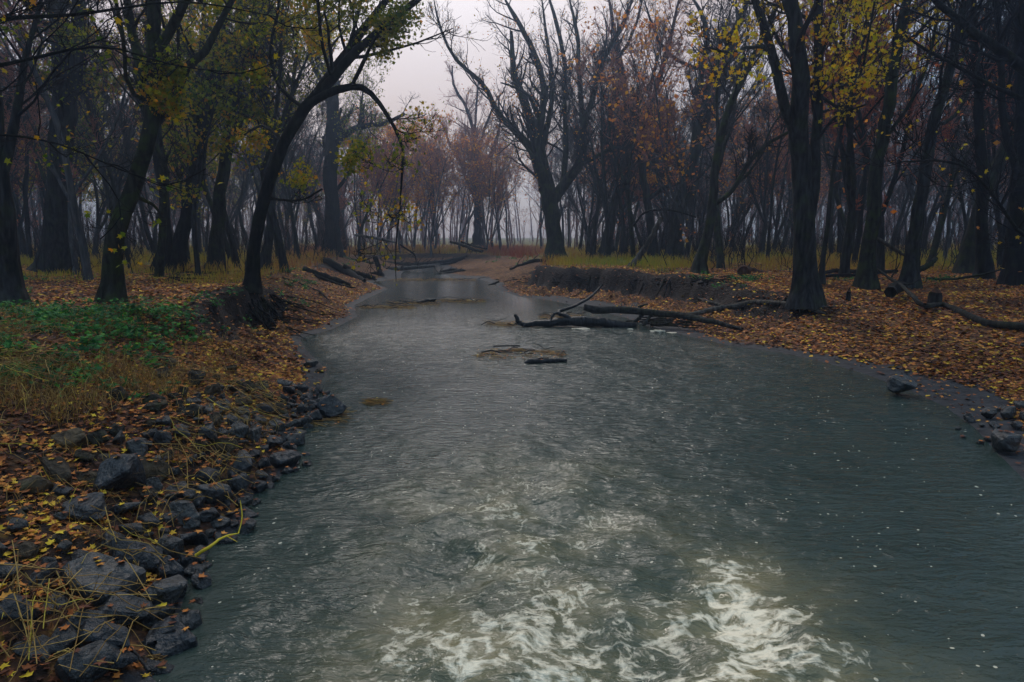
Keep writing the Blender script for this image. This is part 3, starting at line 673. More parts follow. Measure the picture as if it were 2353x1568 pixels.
hero('leaning grey tree behind the round-cut log on the right bank',
     [[(2089, 662, 36), (2094, 610, 30), (2104, 530, 28), (2124, 400, 26), (2146, 281, 23), (2178, 176, 20), (2202, 70, 18), (2220, 0, 16)],
      [(2140, 300, 9), (2180, 280, 8), (2230, 200, 7), (2260, 80, 6)]],
     'bark', 'twig_dark', seed=21)
hero('dim trunk leaning slightly left in the right-hand shade',
     [[(2262, 640, 30), (2258, 540, 25), (2255, 400, 22), (2250, 280, 20), (2246, 180, 17), (2235, 0, 14)]], 'bark_dark', 'twig_dark', seed=22)
hero('near-black leaning trunk with a mossy side at the right margin of the wood',
     [[(2215, 630, 34), (2235, 540, 28), (2262, 450, 25), (2300, 360, 22), (2340, 280, 20), (2390, 160, 18)]], 'bark_moss', 'twig_dark', seed=23)
hero('dark pair-stemmed tree at the right edge of the photo beyond the leaf litter',
     [[(2330, 655, 44), (2334, 560, 38), (2342, 450, 36), (2350, 330, 34), (2352, 200, 32), (2350, 60, 30)], [(2345, 420, 18), (2310, 300, 15), (2300, 150, 13), (2290, 0, 11)]],
     'bark_dark', 'twig_dark', seed=24, height_m=19)
hero('near dark tree whose heavy limbs slant across the top right corner',
     [[(2460, 690, 70), (2452, 520, 58), (2430, 330, 52), (2400, 190, 48), (2375, 60, 44)], [(2405, 205, 26), (2350, 158, 24), (2305, 120, 22), (2266, 95, 19), (2213, 53, 16), (2143, -5, 12), {'dy': -1}],
      [(2420, 290, 12), (2370, 240, 11), (2280, 197, 8), (2178, 141, 7), (2120, 110, 6), (2080, 81, 4), {'dy': -2, 'grow': False}],
      [(2430, 560, 12), (2350, 540, 8), (2290, 460, 6), (2220, 385, 5), (2150, 370, 4), (2070, 372, 3), {'dy': -4, 'grow': False}]],
     'bark_dark', 'twig_dark', seed=25, height_m=18, leaves=[('leaf_yellow', 250, .13, (.6, .2), True, None)])
hero('leaning dead pole propped diagonally under the trees behind the dark cut bank',
     [[(1450, 612, 14), (1475, 580, 13), (1500, 540, 12), (1520, 500, 11), {'grow': False}]], 'log_grey', 'twig', seed=26, stub=True, name='leaning_dead_trunk', cat='dead trunk')
hero('mossy twisted tree with two arms deep behind the dark cut bank',
     [[(1390, 590, 26), (1398, 540, 22), (1412, 470, 20), (1440, 400, 18), (1452, 330, 16), (1440, 230, 14), (1420, 120, 12), (1400, 0, 10)],
      [(1405, 500, 10), (1440, 470, 9), (1490, 440, 8), (1530, 400, 6), {'grow': False}], [(1450, 335, 9), (1480, 270, 8), (1500, 180, 7), (1530, 60, 6)]],
     'bark', 'twig_rust', seed=27, leaves=[('leaf_orange', 3200, .16, (.12, .2), False, inuv(1330, 1600, 200, 420))])
hero('steep leaning trunk crossing the gap left of the tall forked tree on the right bank',
     [[(1505, 598, 24), (1500, 550, 20), (1490, 480, 18), (1478, 400, 16), (1470, 330, 14), (1500, 230, 12), (1530, 130, 11), (1560, 0, 9)],
      [(1490, 470, 10), (1530, 430, 9), (1570, 420, 6), {'grow': False}]], 'bark', 'twig_rust', seed=28,
     leaves=[('leaf_orange', 700, .16, (.2, .2), False, None)])

hero('near maple mostly beyond the left edge, its long drooping twigs crossing the top left corner',
     [[(-420, 900, 90), (-410, 600, 84), (-400, 300, 78), (-380, 0, 70)], [(-405, 330, 26), (-200, 215, 14), (60, 138, 8), (240, 108, 5.5), (400, 150, 3.5), (560, 170, 1.5), {'grow': False, 'dy': 2}],
      [(-395, 200, 24), (-100, 60, 12), (190, 32, 7), (430, 5, 4), (640, 40, 2), {'grow': False, 'dy': 1.5}], [(-405, 420, 18), (-120, 310, 8), (110, 325, 4.5), (290, 395, 3), (420, 440, 1.5), {'grow': False, 'dy': 1}]],
     'bark_dark', 'twig_dark', seed=60, base=(-11.4, 11, 1.75), height_m=13, dens=.9, fine=.004, leaves=[(LG, 700, .10, (.5, .3), True, None)])
# ---- the wood behind: eight kinds of tree, copied over the banks
def proto(kind, seed, height_m, rad, leaf=None, bark='bark', twig='twig', lean=.0, low=False):
    rng = np.random.default_rng(seed)
    def path(p, d_, L, n, up, w):
        P = [np.array(p, float)]
        for _ in range(n): d_ = unit(d_ + np.array([0, 0, up]) + rng.normal(size=3) * w); P.append(P[-1] + d_ * L / n)
        return np.array(P), d_
    limbs = []; forkh = height_m * (rng.uniform(.10, .2) if kind == 'fork' else rng.uniform(.22, .35))
    P, d_ = path((0, 0, -.15), unit(np.array([lean, rng.normal() * .05, 1])), forkh, 5, .0, .05)
    limbs.append((P, np.linspace(rad * 1.15, rad * .9, 6), .9))
    nst = {'fork': 3, 'straight': 1, 'twin': 2}[kind]
    ends = []
    for j in range(nst):
        a = rng.uniform(0, 6.28); sp = .42 if nst > 1 else .05
        P2, d2 = path(P[-1], unit(d_ + sp * np.array([math.cos(a + j * 6.28 / nst), math.sin(a + j * 6.28 / nst), 0])), (height_m - forkh) * rng.uniform(.8, 1), 9, .05, .09)
        r_ = rad * (.85 if nst == 1 else .66); limbs.append((P2, np.linspace(r_, .03, 10), .15)); ends.append((P2, r_))
    for P2, r_ in ends:
        for q in range(3 if nst > 1 else 5):
            i = rng.integers(1, 6); a = rng.uniform(0, 6.28); dd = unit(unit(P2[i + 1] - P2[i]) + .75 * np.array([math.cos(a), math.sin(a), 0]))
            P3, _ = path(P2[i], dd, height_m * rng.uniform(.25, .42), 7, .12, .12); limbs.append((P3, np.linspace(r_ * .45 * (1 - i * .08), .02, 8), .15))
    tr = Geo()
    for k, (p, r, _) in enumerate(limbs):
        Q, RR = resample(p, r, 12 if k else 8)
        if k == 0: RR = RR * (1 + .35 * np.exp(-np.linspace(0, forkh, 8) / (1.6 * rad)))
        tr.tubes(Q[None], RR[None], 8 if k < 4 else 6, rough=.1)
    lv = dress(limbs, rng, twig, .8, fine=.016)
    cr = crown_geo(lv, (4, 3, 3)).mesh('crown')
    tm = tr.mesh('trunk'); tm.materials.append(M[bark]); cr.materials.append(M[twig])
    lf = None
    if leaf:
        lf = leaf_geo(lv, leaf[1], .26, leaf[2]).mesh('leaves'); lf.materials.append(M[leaf[0]])
    return tm, cr, lf
M['bark_hazed'] = bark_mat('bark_hazed', (.03, .033, .04), (.10, .10, .11), .2)  # bark colour lightened to stand in for haze over the farther trunks
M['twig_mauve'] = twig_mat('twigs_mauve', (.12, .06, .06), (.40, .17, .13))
PROTO = {
 'slender haze-pale': proto('twin', 111, 19, .15, bark='bark_hazed', twig='twig_mauve'), 'haze-pale straight': proto('straight', 112, 20, .17, bark='bark_hazed', twig='twig_mauve'),
 'haze-pale forked': proto('fork', 113, 19, .18, bark='bark_hazed', twig='twig_mauve', leaf=('leaf_orange', 900, (.3, .25))),
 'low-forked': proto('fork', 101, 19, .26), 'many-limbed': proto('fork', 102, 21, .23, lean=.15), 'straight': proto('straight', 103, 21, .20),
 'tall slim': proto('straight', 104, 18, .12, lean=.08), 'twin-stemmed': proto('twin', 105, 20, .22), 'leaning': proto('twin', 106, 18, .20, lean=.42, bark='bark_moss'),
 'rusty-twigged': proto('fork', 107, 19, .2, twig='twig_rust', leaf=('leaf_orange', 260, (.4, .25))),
 'amber-topped': proto('fork', 108, 19, .2, bark='bark_hazed', twig='twig_mauve', leaf=('leaf_orange', 3600, (.2, .25))),
 'yellow-leaved': proto('twin', 109, 16, .15, leaf=('leaf_green', 2600, (.5, .25))),
 'dark slanting': proto('straight', 110, 19, .17, lean=-.3, bark='bark_dark', twig='twig_dark')}
def place_tree(kind, x, y, rz, sc, label, group):
    z = float(height(np.array([x]), np.array([y]))[0])
    r = empty('forest_tree', (x, y, z), label, 'tree', group); r.rotation_euler = (0, 0, rz); r.scale = (sc,) * 3
    for me, nm in zip(PROTO[kind], ('trunk', 'crown', 'leaves')):
        if me is None: continue
        o = bpy.data.objects.new(nm, me); COL.objects.link(o); o.parent = r
    return r
spots = []
rnd = random.Random(5)
taken = [(float(o.location.x), float(o.location.y)) for o in COL.objects if o.type == 'EMPTY']
def try_tree(x, y, gap):
    if any((x - a) ** 2 + (y - b_) ** 2 < gap * gap for a, b_ in taken): return False
    taken.append((x, y)); return True
zone_names = {}
cnt = 0; BG = []
for _ in range(9000):
    if cnt >= 236: break
    y = 33 + (rnd.random() ** 1.25) * 85; x = rnd.uniform(-.86, .86) * (y + 2)
    dd, pp = shore(np.array([x]), np.array([y])); dd = dd[0]
    if dd < 4.5: continue
    u, v = uv_of(np.array([x]), np.array([y]), np.array([1.2])); u = float(u[0])
    if y > 52 and u < -60 or u > 2420: continue
    mid = 850 < u < 1225
    if mid and y < 82: continue
    if 1225 <= u < 1500 and y < 50: continue
    if (1195 < u < 1345 or 715 < u < 815) and y < 84: continue
    if (550 < u < 640 or 1800 < u < 1900) and y < 60: continue
    if not try_tree(x, y, 3.3 if y < 60 else 2.6): continue
    cnt += 1
    far = 'far' if y > 80 else ('middle' if y > 55 else 'near')
    if mid: kd = rnd.choice(['haze-pale straight', 'amber-topped', 'haze-pale forked', 'slender haze-pale', 'haze-pale forked', 'slender haze-pale', 'tall slim', 'haze-pale straight']); side = 'in the pale mist straight up the river'
    elif u < 850: kd = rnd.choice(['low-forked', 'straight', 'tall slim', 'twin-stemmed', 'leaning', 'yellow-leaved', 'many-limbed', 'yellow-leaved', 'dark slanting', 'tall slim', 'rusty-twigged', 'slender haze-pale', 'haze-pale straight']); side = 'behind the left bank'
    else: kd = rnd.choice(['low-forked', 'straight', 'many-limbed', 'twin-stemmed', 'leaning', 'rusty-twigged', 'many-limbed', 'leaning', 'dark slanting', 'tall slim', 'slender haze-pale', 'haze-pale forked']); side = 'behind the right bank'
    if kd == 'amber-topped' and not (y > 80): kd = 'rusty-twigged'
    sc = rnd.uniform(.82, 1.1) * (.86 if mid else 1.0)
    dist = {'near': 'close', 'middle': 'midway into the wood', 'far': 'deep in the haze'}[far]
    BG.append((place_tree(kd, x, y, rnd.uniform(0, 6.28), sc, 'x', 'x'), kd, u, y, far))
for (u, y, kd, sc) in ((925, 96, 'amber-topped', 1.0), (950, 101, 'amber-topped', 1.02), (1000, 97, 'haze-pale forked', .95), (885, 92, 'amber-topped', .93), (1055, 94, 'haze-pale forked', .88), (1150, 90, 'slender haze-pale', .9)):
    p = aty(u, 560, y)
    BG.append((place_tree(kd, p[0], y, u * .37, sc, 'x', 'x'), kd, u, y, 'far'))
MARKS = [(-90, 'the left edge'), (25, 'the left-edge trunk'), (133, 'the split giant'), (280, 'the scarred tree'), (435, 'the twiggy clump'), (505, 'the ivy-green trunk'), (600, 'the black arching tree'),
         (762, 'the ivy-clad tree'), (905, 'the hanging branch'), (1097, 'the lone tree'), (1275, 'the V-forked tree'), (1405, 'the twisted tree'), (1560, 'the forked tree'),
         (1630, 'the slender tree'), (1850, 'the triple-stemmed maple'), (2004, 'the mossy-footed tree'), (2106, 'the grey leaning tree'), (2258, 'the dim trunk'), (2335, 'the pair-stemmed tree'), (2500, 'the right edge')]
by = {}
for r, kd, u, y, far in BG:
    i = max(j for j in range(len(MARKS)) if MARKS[j][0] <= max(u, -90)); i = min(i, len(MARKS) - 2)
    dist = {'near': 'close behind', 'middle': 'midway back', 'far': 'far back'}[far]
    by.setdefault((kd, dist, MARKS[i][1], MARKS[i + 1][1]), []).append((y, r))
for (kd, dist, a, b_), L in by.items():
    L.sort(key=lambda q: q[0]); words = [''] if len(L) == 1 else ['nearer ', 'farther '] if len(L) == 2 else ['nearest ', 'second nearest ', 'third nearest ', 'fourth nearest ', 'fifth nearest ', 'sixth nearest ', 'seventh nearest '][:len(L)] if len(L) < 8 else None
    for j, (_y, r) in enumerate(L):
        r['label'] = (words[j] if words else '') + f'{kd} tree {dist} between {a} and {b_}'; r['group'] = 'bare trees of the wood behind the banks'
# farther still the wood reads as one mass
g = Geo(); rng = np.random.default_rng(77)
def mass(N, ya_, yb_, h0, h1, r0, r1_, nb, nc, gap):
    y = rng.uniform(ya_, yb_, N); x = rng.uniform(-.9, .9, N) * y
    k = ((np.abs(x) > .10 * y) | (rng.random(N) < gap)) & (shore(x, y)[0] > 6); x, y = x[k], y[k]; N = len(x)
    h_ = rng.uniform(h0, h1, N); r_ = rng.uniform(r0, r1_, N); f = np.array([0, .25, .5, .75, 1]); a = rng.normal(size=(N, 2)) * .09
    P = np.stack([x[:, None] + a[:, :1] * h_[:, None] * f + rng.normal(size=(N, 5)) * .15, y[:, None] + a[:, 1:] * h_[:, None] * f, .9 + h_[:, None] * f], -1); P[:, :, 2] += (height(x, y) - .95)[:, None]
    R = r_[:, None] * np.array([1, .85, .6, .35, .05]); g.tubes(P, R, 5, .1)
    A = spawn(P, R, np.full(N, nb), .36, (25, 55), .12, 5, .2, .15, .5, min(.03, r0 * .6), rng=rng); g.tubes(*A, 3, .3)
    B = spawn(A[0], A[1], np.full(len(A[0]), nc), .55, (25, 55), .2, 3, .1, .2, .5, min(.028, r0 * .55), rng=rng); g.tubes(*B, 3, .6)
mass(560, 118, 240, 14, 21, .12, .3, 12, 4, .5)
mass(1100, 75, 200, 2.5, 8, .03, .08, 6, 3, .35)
UND = True
tag(g.build('far_woods', M['twig_mauve']), 'bare woods fading into mist beyond the last separate trees', 'woods', kind='stuff')

g = Geo(); rng = np.random.default_rng(78)
mass(420, 34, 60, 1.0, 4.5, .012, .035, 9, 5, 0); mass(800, 52, 90, 1.5, 6, .02, .05, 8, 4, 0)
tag(g.build('undergrowth', M['twig']), 'thin bare saplings and brush tangled between the trunks on both banks', 'undergrowth', kind='stuff')

# ------------------------------------------------------------------ leaf litter, herbs, weeds, straw
def scatter(n, y0, y1, p, umin=-500, umax=3000):
    """points over the ground, thinning with distance"""
    y = (RNG.uniform(y0 ** (p + 1), y1 ** (p + 1), n)) ** (1 / (p + 1))
    u = RNG.uniform(umin, umax, n); x = (u - CX) / FL * (y * cP + CAM_H * sP)
    return x, y
def litter(n, y0, y1, star, size, p):
    x, y = scatter(n, y0, y1, p); h, d, pr = height(x, y, True); mudw, wid, top, steep = pr.T
    t = (d - mudw) / wid; n1 = fbm(x * .5, y * .5, 31, 3); n2 = fbm(x * 1.8, y * 1.8, 91, 3)
    keep = np.where(d < mudw * (.5 + .7 * n1), .06, 1.0)
    keep = np.where((t > .5) & (t < .93), keep * (1 - .85 * steep), keep)
    keep = np.where((x < -1) & (y < 13), keep * np.clip(.12 + .3 * d, 0, .75), keep) * np.clip(.35 + 1.3 * n2, 0, 1)
    k = (d > .02) & (RNG.random(n) < keep); x, y, h, d = x[k], y[k], h[k], d[k]; N = len(x)
    C = np.stack([x, y, h + RNG.uniform(.008, .035, N)], 1)
    warm = np.where(x > 0, .50, .44) + (fbm(x * .35, y * .35, 12, 3) - .5) * .5
    tint = np.clip(warm + RNG.normal(size=N) * .26 - .22 * (fbm(x * 1.1, y * 1.1, 15, 3) > .56), 0, 1); tint = np.where(RNG.random(N) < .07, RNG.uniform(.88, 1, N), tint)
    g = Geo(); g.leaves(C, size * RNG.uniform(.6, 1.35, N), tint, star, flat=.72); return g
g = litter(140000, 4.2, 17, True, .074, .25); g2 = litter(220000, 14, 48, False, .115, .3)
for q in (g2,):
    for V_, T_ in zip(q.V, q.T): pass
    for k_, fs in q.F.items():
        for f in fs: g.F.setdefault(k_, []).append(f + g.n)
    g.V += q.V; g.T += q.T; g.n += q.n
tag(g.build('fallen_leaves', M['litter'], smooth=False), 'orange, russet and yellow maple leaves covering both river banks', 'leaf litter', kind='stuff')

# green herbs on the left bank and in small spots on the right
hp = []
for (u, v, su, sv, n_) in ((150, 735, 120, 22, 420), (290, 745, 60, 22, 200), (430, 725, 60, 14, 90), (330, 790, 60, 18, 90), (120, 800, 110, 30, 160), (465, 770, 30, 12, 30), (60, 720, 60, 14, 160),
                           (180, 860, 110, 30, 100), (1235, 606, 22, 4, 60), (1120, 598, 16, 4, 40), (1190, 590, 30, 6, 60), (1625, 638, 8, 3, 16), (1715, 640, 26, 6, 60), (1665, 672, 8, 3, 14),
                           (680, 640, 22, 12, 120), (650, 690, 14, 8, 30), (795, 590, 14, 10, 60), (2150, 645, 60, 5, 60), (1860, 648, 16, 3, 20), (550, 720, 20, 8, 20), (70, 640, 60, 6, 40)):
    for _ in range(int(n_ * .32)):
        uu, vv = RNG.normal(u, su), RNG.normal(v, sv)
        hp.append((uu, vv))
hp = np.array(hp); gp = np.array([ground(a, b_) for a, b_ in hp[::6]])
# plants spread round each found spot, in metres
gp = np.repeat(gp, 6, 0); gp[:, :2] += RNG.normal(size=(len(gp), 2)) * .42; gp[:, 2] = height(gp[:, 0], gp[:, 1])
gp = gp[shore(gp[:, 0], gp[:, 1])[0] > .6]
g = Geo(); k_ = 16; C = np.repeat(gp, k_, 0) + np.concatenate([RNG.normal(size=(len(gp) * k_, 2)) * .11, RNG.uniform(.03, .2, (len(gp) * k_, 1))], 1)
g.leaves(C, RNG.uniform(.05, .13, len(C)), np.clip(np.repeat(RNG.uniform(.2, .8, len(gp)), k_) + RNG.normal(size=len(C)) * .15, 0, 1), True, flat=.6)
tag(g.build('green_herbs', M['herb'], smooth=False), 'low deep green herbs spreading over the leaves of the left bank', 'herbs', kind='stuff')

# weeds and dry grass on top of the banks
x, y = scatter(210000, 26, 120, .15); h, d, pr = height(x, y, True); t = (d - pr[:, 0]) / pr[:, 1]
n1 = fbm(x * .5, y * .5, 31, 3); n3 = fbm(x * .22, y * .22, 55, 3)
y0g = np.where(x < 0, 30, 38) + (n1 - .5) * 9
k = (t > .9) & (y > y0g) & (RNG.random(len(x)) < np.clip((n3 - .36) * 5, .08, 1)); x, y, h, d, n3 = x[k], y[k], h[k], d[k], n3[k]
u_, _v = uv_of(x, y, h); N = len(x)
tint = np.clip(.62 + (fbm(x * .15, y * .15, 66, 3) - .5) * .9 + RNG.normal(size=N) * .12, 0, 1)
rust = np.exp(-((u_ - 1180) / 90) ** 2) + .6 * np.exp(-((u_ - 720) / 110) ** 2) + .5 * np.exp(-((u_ - 960) / 80) ** 2); tint = np.clip(tint - .62 * rust, 0, 1)
g = Geo(); g.blades(np.stack([x, y, h - .02], 1), (.28 + .55 * n3 + .30 * np.clip(rust, 0, 1)) * RNG.uniform(.5, 1.4, N) * np.clip((y - 24) / 18, .4, 1), .012 + y * .0005, tint, .35)
tag(g.build('dry_weeds', M['weed']), 'tall dry grass and russet weeds on top of both banks under the trees', 'weeds', kind='stuff')

# straw and dead stalks over the stones of the near left bank
x, y = scatter(34000, 4.6, 17, .3, -200, 720); h, d, pr = height(x, y, True); n3 = fbm(x * .9, y * .9, 57, 3)
k = (d > .25) & (RNG.random(len(x)) < np.clip((n3 - .42) * 5 + .3 * (d > 2.0), 0, 1) * np.where(d < 1.7, .18, 1) * np.where(y > 12, .3, 1)); x, y, h = x[k], y[k], h[k]; N = len(x)
g = Geo(); lean = RNG.normal(size=(N, 3)) * np.array([.7, .7, 0]) + np.array([.25, -.35, 0])
g.blades(np.stack([x, y, h + .03], 1), RNG.uniform(.10, .42, N), RNG.uniform(.004, .011, N), np.clip(RNG.normal(.5, .25, N), 0, 1), .8, lean=lean * .9)
# long fallen stalks
x, y = scatter(1500, 4.6, 13, .3, -150, 640); h, d, _p = height(x, y, True); k = (d > .05) & (fbm(x * .7, y * .7, 58, 2) > .42); x, y, h = x[k], y[k], h[k]; N = len(x)
a = RNG.uniform(0, 6.28, N); L = RNG.uniform(.2, .75, N); s_ = np.linspace(-.5, .5, 5)
P = np.stack([x[:, None] + np.cos(a)[:, None] * L[:, None] * s_, y[:, None] + np.sin(a)[:, None] * L[:, None] * s_, np.zeros((N, 5))], -1)
P[:, :, 2] = height(P[:, :, 0], P[:, :, 1]) + .16 + RNG.uniform(-.08, .22, (N, 1)) + RNG.normal(size=(N, 5)) * .02
g.tubes(P, np.repeat(RNG.uniform(.003, .006, N)[:, None], 5, 1), 3, np.clip(RNG.normal(.65, .2, N), 0, 1))
tag(g.build('dry_straw', M['straw']), 'tangled straw and dead reed stalks over the stones of the near left bank', 'dead grass', kind='stuff')

# ------------------------------------------------------------------ stones
def rock_mesh(seed, flat=1.0):
    r = random.Random(seed); bm = bmesh.new()
    for _ in range(13):
        a, z = r.uniform(0, 6.283), r.uniform(-1, 1); q = math.sqrt(1 - z * z); s_ = r.uniform(.8, 1.05)
        bm.verts.new((.5 * math.cos(a) * q * s_, .40 * math.sin(a) * q * s_, .34 * z * s_ * flat))
    bmesh.ops.convex_hull(bm, input=bm.verts)
    for v_ in [v_ for v_ in bm.verts if not v_.link_faces]: bm.verts.remove(v_)
    bmesh.ops.bevel(bm, geom=bm.edges[:], offset=.028, segments=1, affect='EDGES')
    bmesh.ops.triangulate(bm, faces=bm.faces[:])
    bmesh.ops.subdivide_edges(bm, edges=bm.edges[:], cuts=2, use_grid_fill=True)
    C = np.array([v_.co[:] for v_ in bm.verts])
    dn = (fbm(C[:, 0] * 5 + C[:, 2] * 3.1 + seed, C[:, 1] * 5 - C[:, 2] * 4.3, seed, 4) - .5) * .15
    for v_, q in zip(bm.verts, dn): v_.co *= 1 + q
    me = bpy.data.meshes.new('stone'); bm.to_mesh(me); bm.free()
    for p in me.polygons: p.use_smooth = False
    return me
ROCKS = {'wet': [rock_mesh(200 + i) for i in range(9)], 'dry': [rock_mesh(300 + i) for i in range(7)]}
for k_, mt in (('wet', 'rock_wet'), ('dry', 'rock')):
    for me in ROCKS[k_]: me.materials.append(M[mt])
rr = random.Random(9); rock_xy = []; ROCKSET = []
def rock(p, w, wet, label, group=None, sink=.16, name='stone'):
    o = bpy.data.objects.new(name, rr.choice(ROCKS['wet' if wet else 'dry'])); COL.objects.link(o)
    hgt = rr.uniform(.8, 1.25); o.scale = (w, w * rr.uniform(.8, 1.15), w * hgt)
    o.rotation_euler = (rr.uniform(-.35, .35), rr.uniform(-.35, .35), rr.uniform(0, 6.28))
    o.location = (p[0], p[1], p[2] + w * .34 * hgt - w * sink); rock_xy.append((p[0], p[1], w))
    ROCKSET.append((o, w, wet, group)); return tag(o, label, 'stone', group)
def rk(x, y): return x * .4959, 790.5 + y * .4959
NAMED = {(910, 155): 'tallest domed dry stone among the leaves at the top of the stony slope', (1545, 310): 'flat black stone standing alone in the water off the left bank',
 (770, 510): 'upright pointed grey stone beside the pale twigs on the left bank', (560, 540): 'long dark stone half hidden in straw above the broad slab', (1310, 535): 'blocky wet stone jutting farthest into the water from the left bank',
 (560, 640): 'broad brown-topped slab in the middle of the stony slope', (980, 690): 'squarish black boulder at the waterline with a pale leaf on top', (400, 770): 'smooth greenish wedge stone surrounded by straw',
 (480, 1120): 'longest blue-black boulder low on the stony slope', (730, 1170): 'large tilted grey slab right at the waterline, split by a crack', (590, 1250): 'rounded black stone under the tilted grey slab',
 (640, 1000): 'rough grey boulder uphill from the yellow reed', (480, 1400): 'wide wet boulder beside the white foam patch', (790, 1360): 'dark stone lying half under water beside the white foam patch',
 (420, 1490): 'black boulder at the bottom edge of the photo', (1050, 980): 'small stone under the surface beside the yellow reed', (1440, 90): 'small black stone on the mud at the upper end of the stony shore',
 (1480, 125): 'small tan stone at the upper end of the stony shore', (1110, 580): 'smooth domed wet stone behind the jutting blocky stone', (200, 1080): 'bluish stone in the straw at the lower left',
 (780, 75): 'brown stone highest up among the green herbs', (250, 580): 'big dark stone in the straw near the left edge', (330, 445): 'buried mossy stone with straw in front of it', (1375, 228): 'pale round stone at the edge of the mud flat',
 (900, 930): 'broad wet stone directly beneath the yellow reed', (770, 1070): 'flat dark ledge stone at the waterline below the yellow reed', (590, 770): 'dark cube-like stone below the brown-topped slab', (60, 790): 'shaded stone cut by the left edge of the photo'}
RL = [(910,155,110,0),(1075,125,45,0),(1200,200,80,0),(990,215,90,0),(1140,215,70,0),(1130,265,90,0),(1240,238,60,0),(1375,228,60,0),(1320,245,45,0),(1440,90,60,1),(1480,125,40,0),
 (1420,265,60,1),(1285,300,90,0),(1130,335,70,1),(1200,365,70,1),(1275,350,60,0),(1280,390,70,1),(1545,310,110,1),(1180,430,80,1),(870,310,90,0),(770,510,85,0),(560,540,190,0),(1310,535,140,1),
 (1110,580,120,1),(960,610,130,1),(700,600,130,0),(840,570,70,0),(980,690,150,1),(560,640,210,1),(1100,670,100,1),(1210,620,70,1),(400,620,100,0),(690,710,80,0),(830,680,90,1),(590,770,130,1),
 (400,770,165,1),(740,740,60,1),(870,770,120,1),(970,790,90,1),(600,860,100,1),(770,830,80,1),(1010,830,90,1),(900,930,130,1),(520,920,100,1),(790,960,100,1),(640,1000,190,1),(400,1010,100,1),
 (1050,980,60,1),(200,1080,110,1),(770,1070,130,1),(480,1120,250,1),(730,1170,200,1),(590,1250,170,1),(250,1220,150,1),(730,1270,110,1),(400,1300,140,1),(480,1400,190,1),(790,1360,180,1),
 (150,1430,150,1),(420,1490,200,1),(250,580,150,0),(130,650,150,0),(330,445,140,0),(170,200,60,0),(690,250,110,0),(550,255,80,0),(740,280,60,0),(780,75,90,0),(750,140,80,0),(60,790,120,0),
 (1180,510,60,1),(1050,480,80,0),(930,480,80,0),(1330,440,60,1),(1000,350,80,0),(1220,480,55,1),(1330,590,50,1),(1040,740,80,1),(880,850,80,1),(300,900,90,0),(100,960,110,0),(620,1110,90,1),(90,1250,140,1),(300,1380,120,1),(560,1500,120,1)]
for (x, y, w, wet) in RL:
    u, v = rk(x, y); p = ground(u, v + w * .12); ww = w * .4959 / FL * np.linalg.norm(p - np.array([0, 0, CAM_H])) * 1.42
    sub = (x, y) in ((1050, 980), (790, 1360))
    lab = NAMED.get((x, y))
    if lab is None:
        lab, gr_ = ('wet blue-black stone packed among others along the left waterline', 'wet stones along the left waterline') if wet else ('dull brown-grey stone set in leaves and straw on the left slope', 'dry stones on the left slope')
        rock(p, ww, wet, lab, gr_)
    else: rock(p, ww, wet, lab, None, .40 if sub else (.14 if wet else .30))
nfill = 0
cy_ = RNG.uniform(4.7, 15, 9000) ** 1.0; cx_ = RNG.uniform(-8.5, -1, 9000); cd_ = shore(cx_, cy_)[0]; ch_ = height(cx_, cy_)
for x, y, d_, z in zip(cx_, cy_, cd_, ch_):
    if nfill >= 198: break
    if d_ < -.15 or d_ > 3.6 or rr.random() < d_ / 2.0: continue
    if y > 13 and d_ > .8: continue
    w = rr.uniform(.16, .46)
    if any((x - a) ** 2 + (y - b_) ** 2 < (.31 * (w + q)) ** 2 for a, b_, q in rock_xy): continue
    rock((x, y, z), w, d_ < 1.6, 'stone', 'stones heaped on the near left bank'); nfill += 1
for (x, y, w, lab) in [(1318, 1150, 175, 'lone brown-topped rock standing in the water off the right bank'), (1720, 1300, 70, None), (1830, 1280, 80, None), (1870, 1340, 70, None), (1950, 1280, 100, None),
    (1930, 1480, 170, 'biggest wet boulder at the right edge of the photo, lying in the shallows'), (2010, 1230, 80, None), (1680, 1400, 40, None), (1830, 1420, 50, None), (2035, 860, 40, 'dark stone in the leaves against the right edge of the photo'),
    (1780, 1430, 40, None), (2000, 1350, 80, None), (1650, 1345, 35, None), (1900, 1240, 60, None), (1790, 1330, 50, None), (1960, 1400, 60, None), (2060, 1300, 90, None)]:
    p = ground(1562.4 + x * .3869, 459.6 + y * .3869 + 8); rock(p, w * .3869 / FL * np.linalg.norm(p - np.array([0, 0, CAM_H])) * 1.1, x > 1600 or x == 1318, lab or 'small wet stone in the heap by the right shore', None if lab else 'stones heaped at the right shore', .12)

# each unnamed stone is told by its size, its wetness and the named stone next to it
SHORT = {(910, 155): 'the tallest domed stone', (1545, 310): 'the lone flat black stone', (770, 510): 'the upright pointed stone', (560, 540): 'the long dark stone', (1310, 535): 'the jutting blocky stone',
 (560, 640): 'the brown-topped slab', (980, 690): 'the squarish black boulder', (400, 770): 'the greenish wedge stone', (480, 1120): 'the longest blue-black boulder', (730, 1170): 'the tilted grey slab',
 (640, 1000): 'the rough grey boulder', (480, 1400): 'the boulder by the foam patch', (420, 1490): 'the bottom-edge boulder', (1440, 90): 'the small black mud stone', (1110, 580): 'the smooth domed wet stone',
 (200, 1080): 'the bluish straw stone', (780, 75): 'the highest brown stone', (250, 580): 'the dark left-edge stone', (330, 445): 'the buried mossy stone', (1375, 228): 'the pale round stone',
 (900, 930): 'the stone under the reed', (770, 1070): 'the flat ledge stone', (590, 770): 'the dark cube-like stone', (60, 790): 'the stone cut by the left edge'}
named = []
for (o, w, wet, gr_) in ROCKSET:
    for k_, v_ in NAMED.items():
        if o['label'] == v_ and k_ in SHORT: named.append((o.location.copy(), SHORT[k_]))
byl = {}
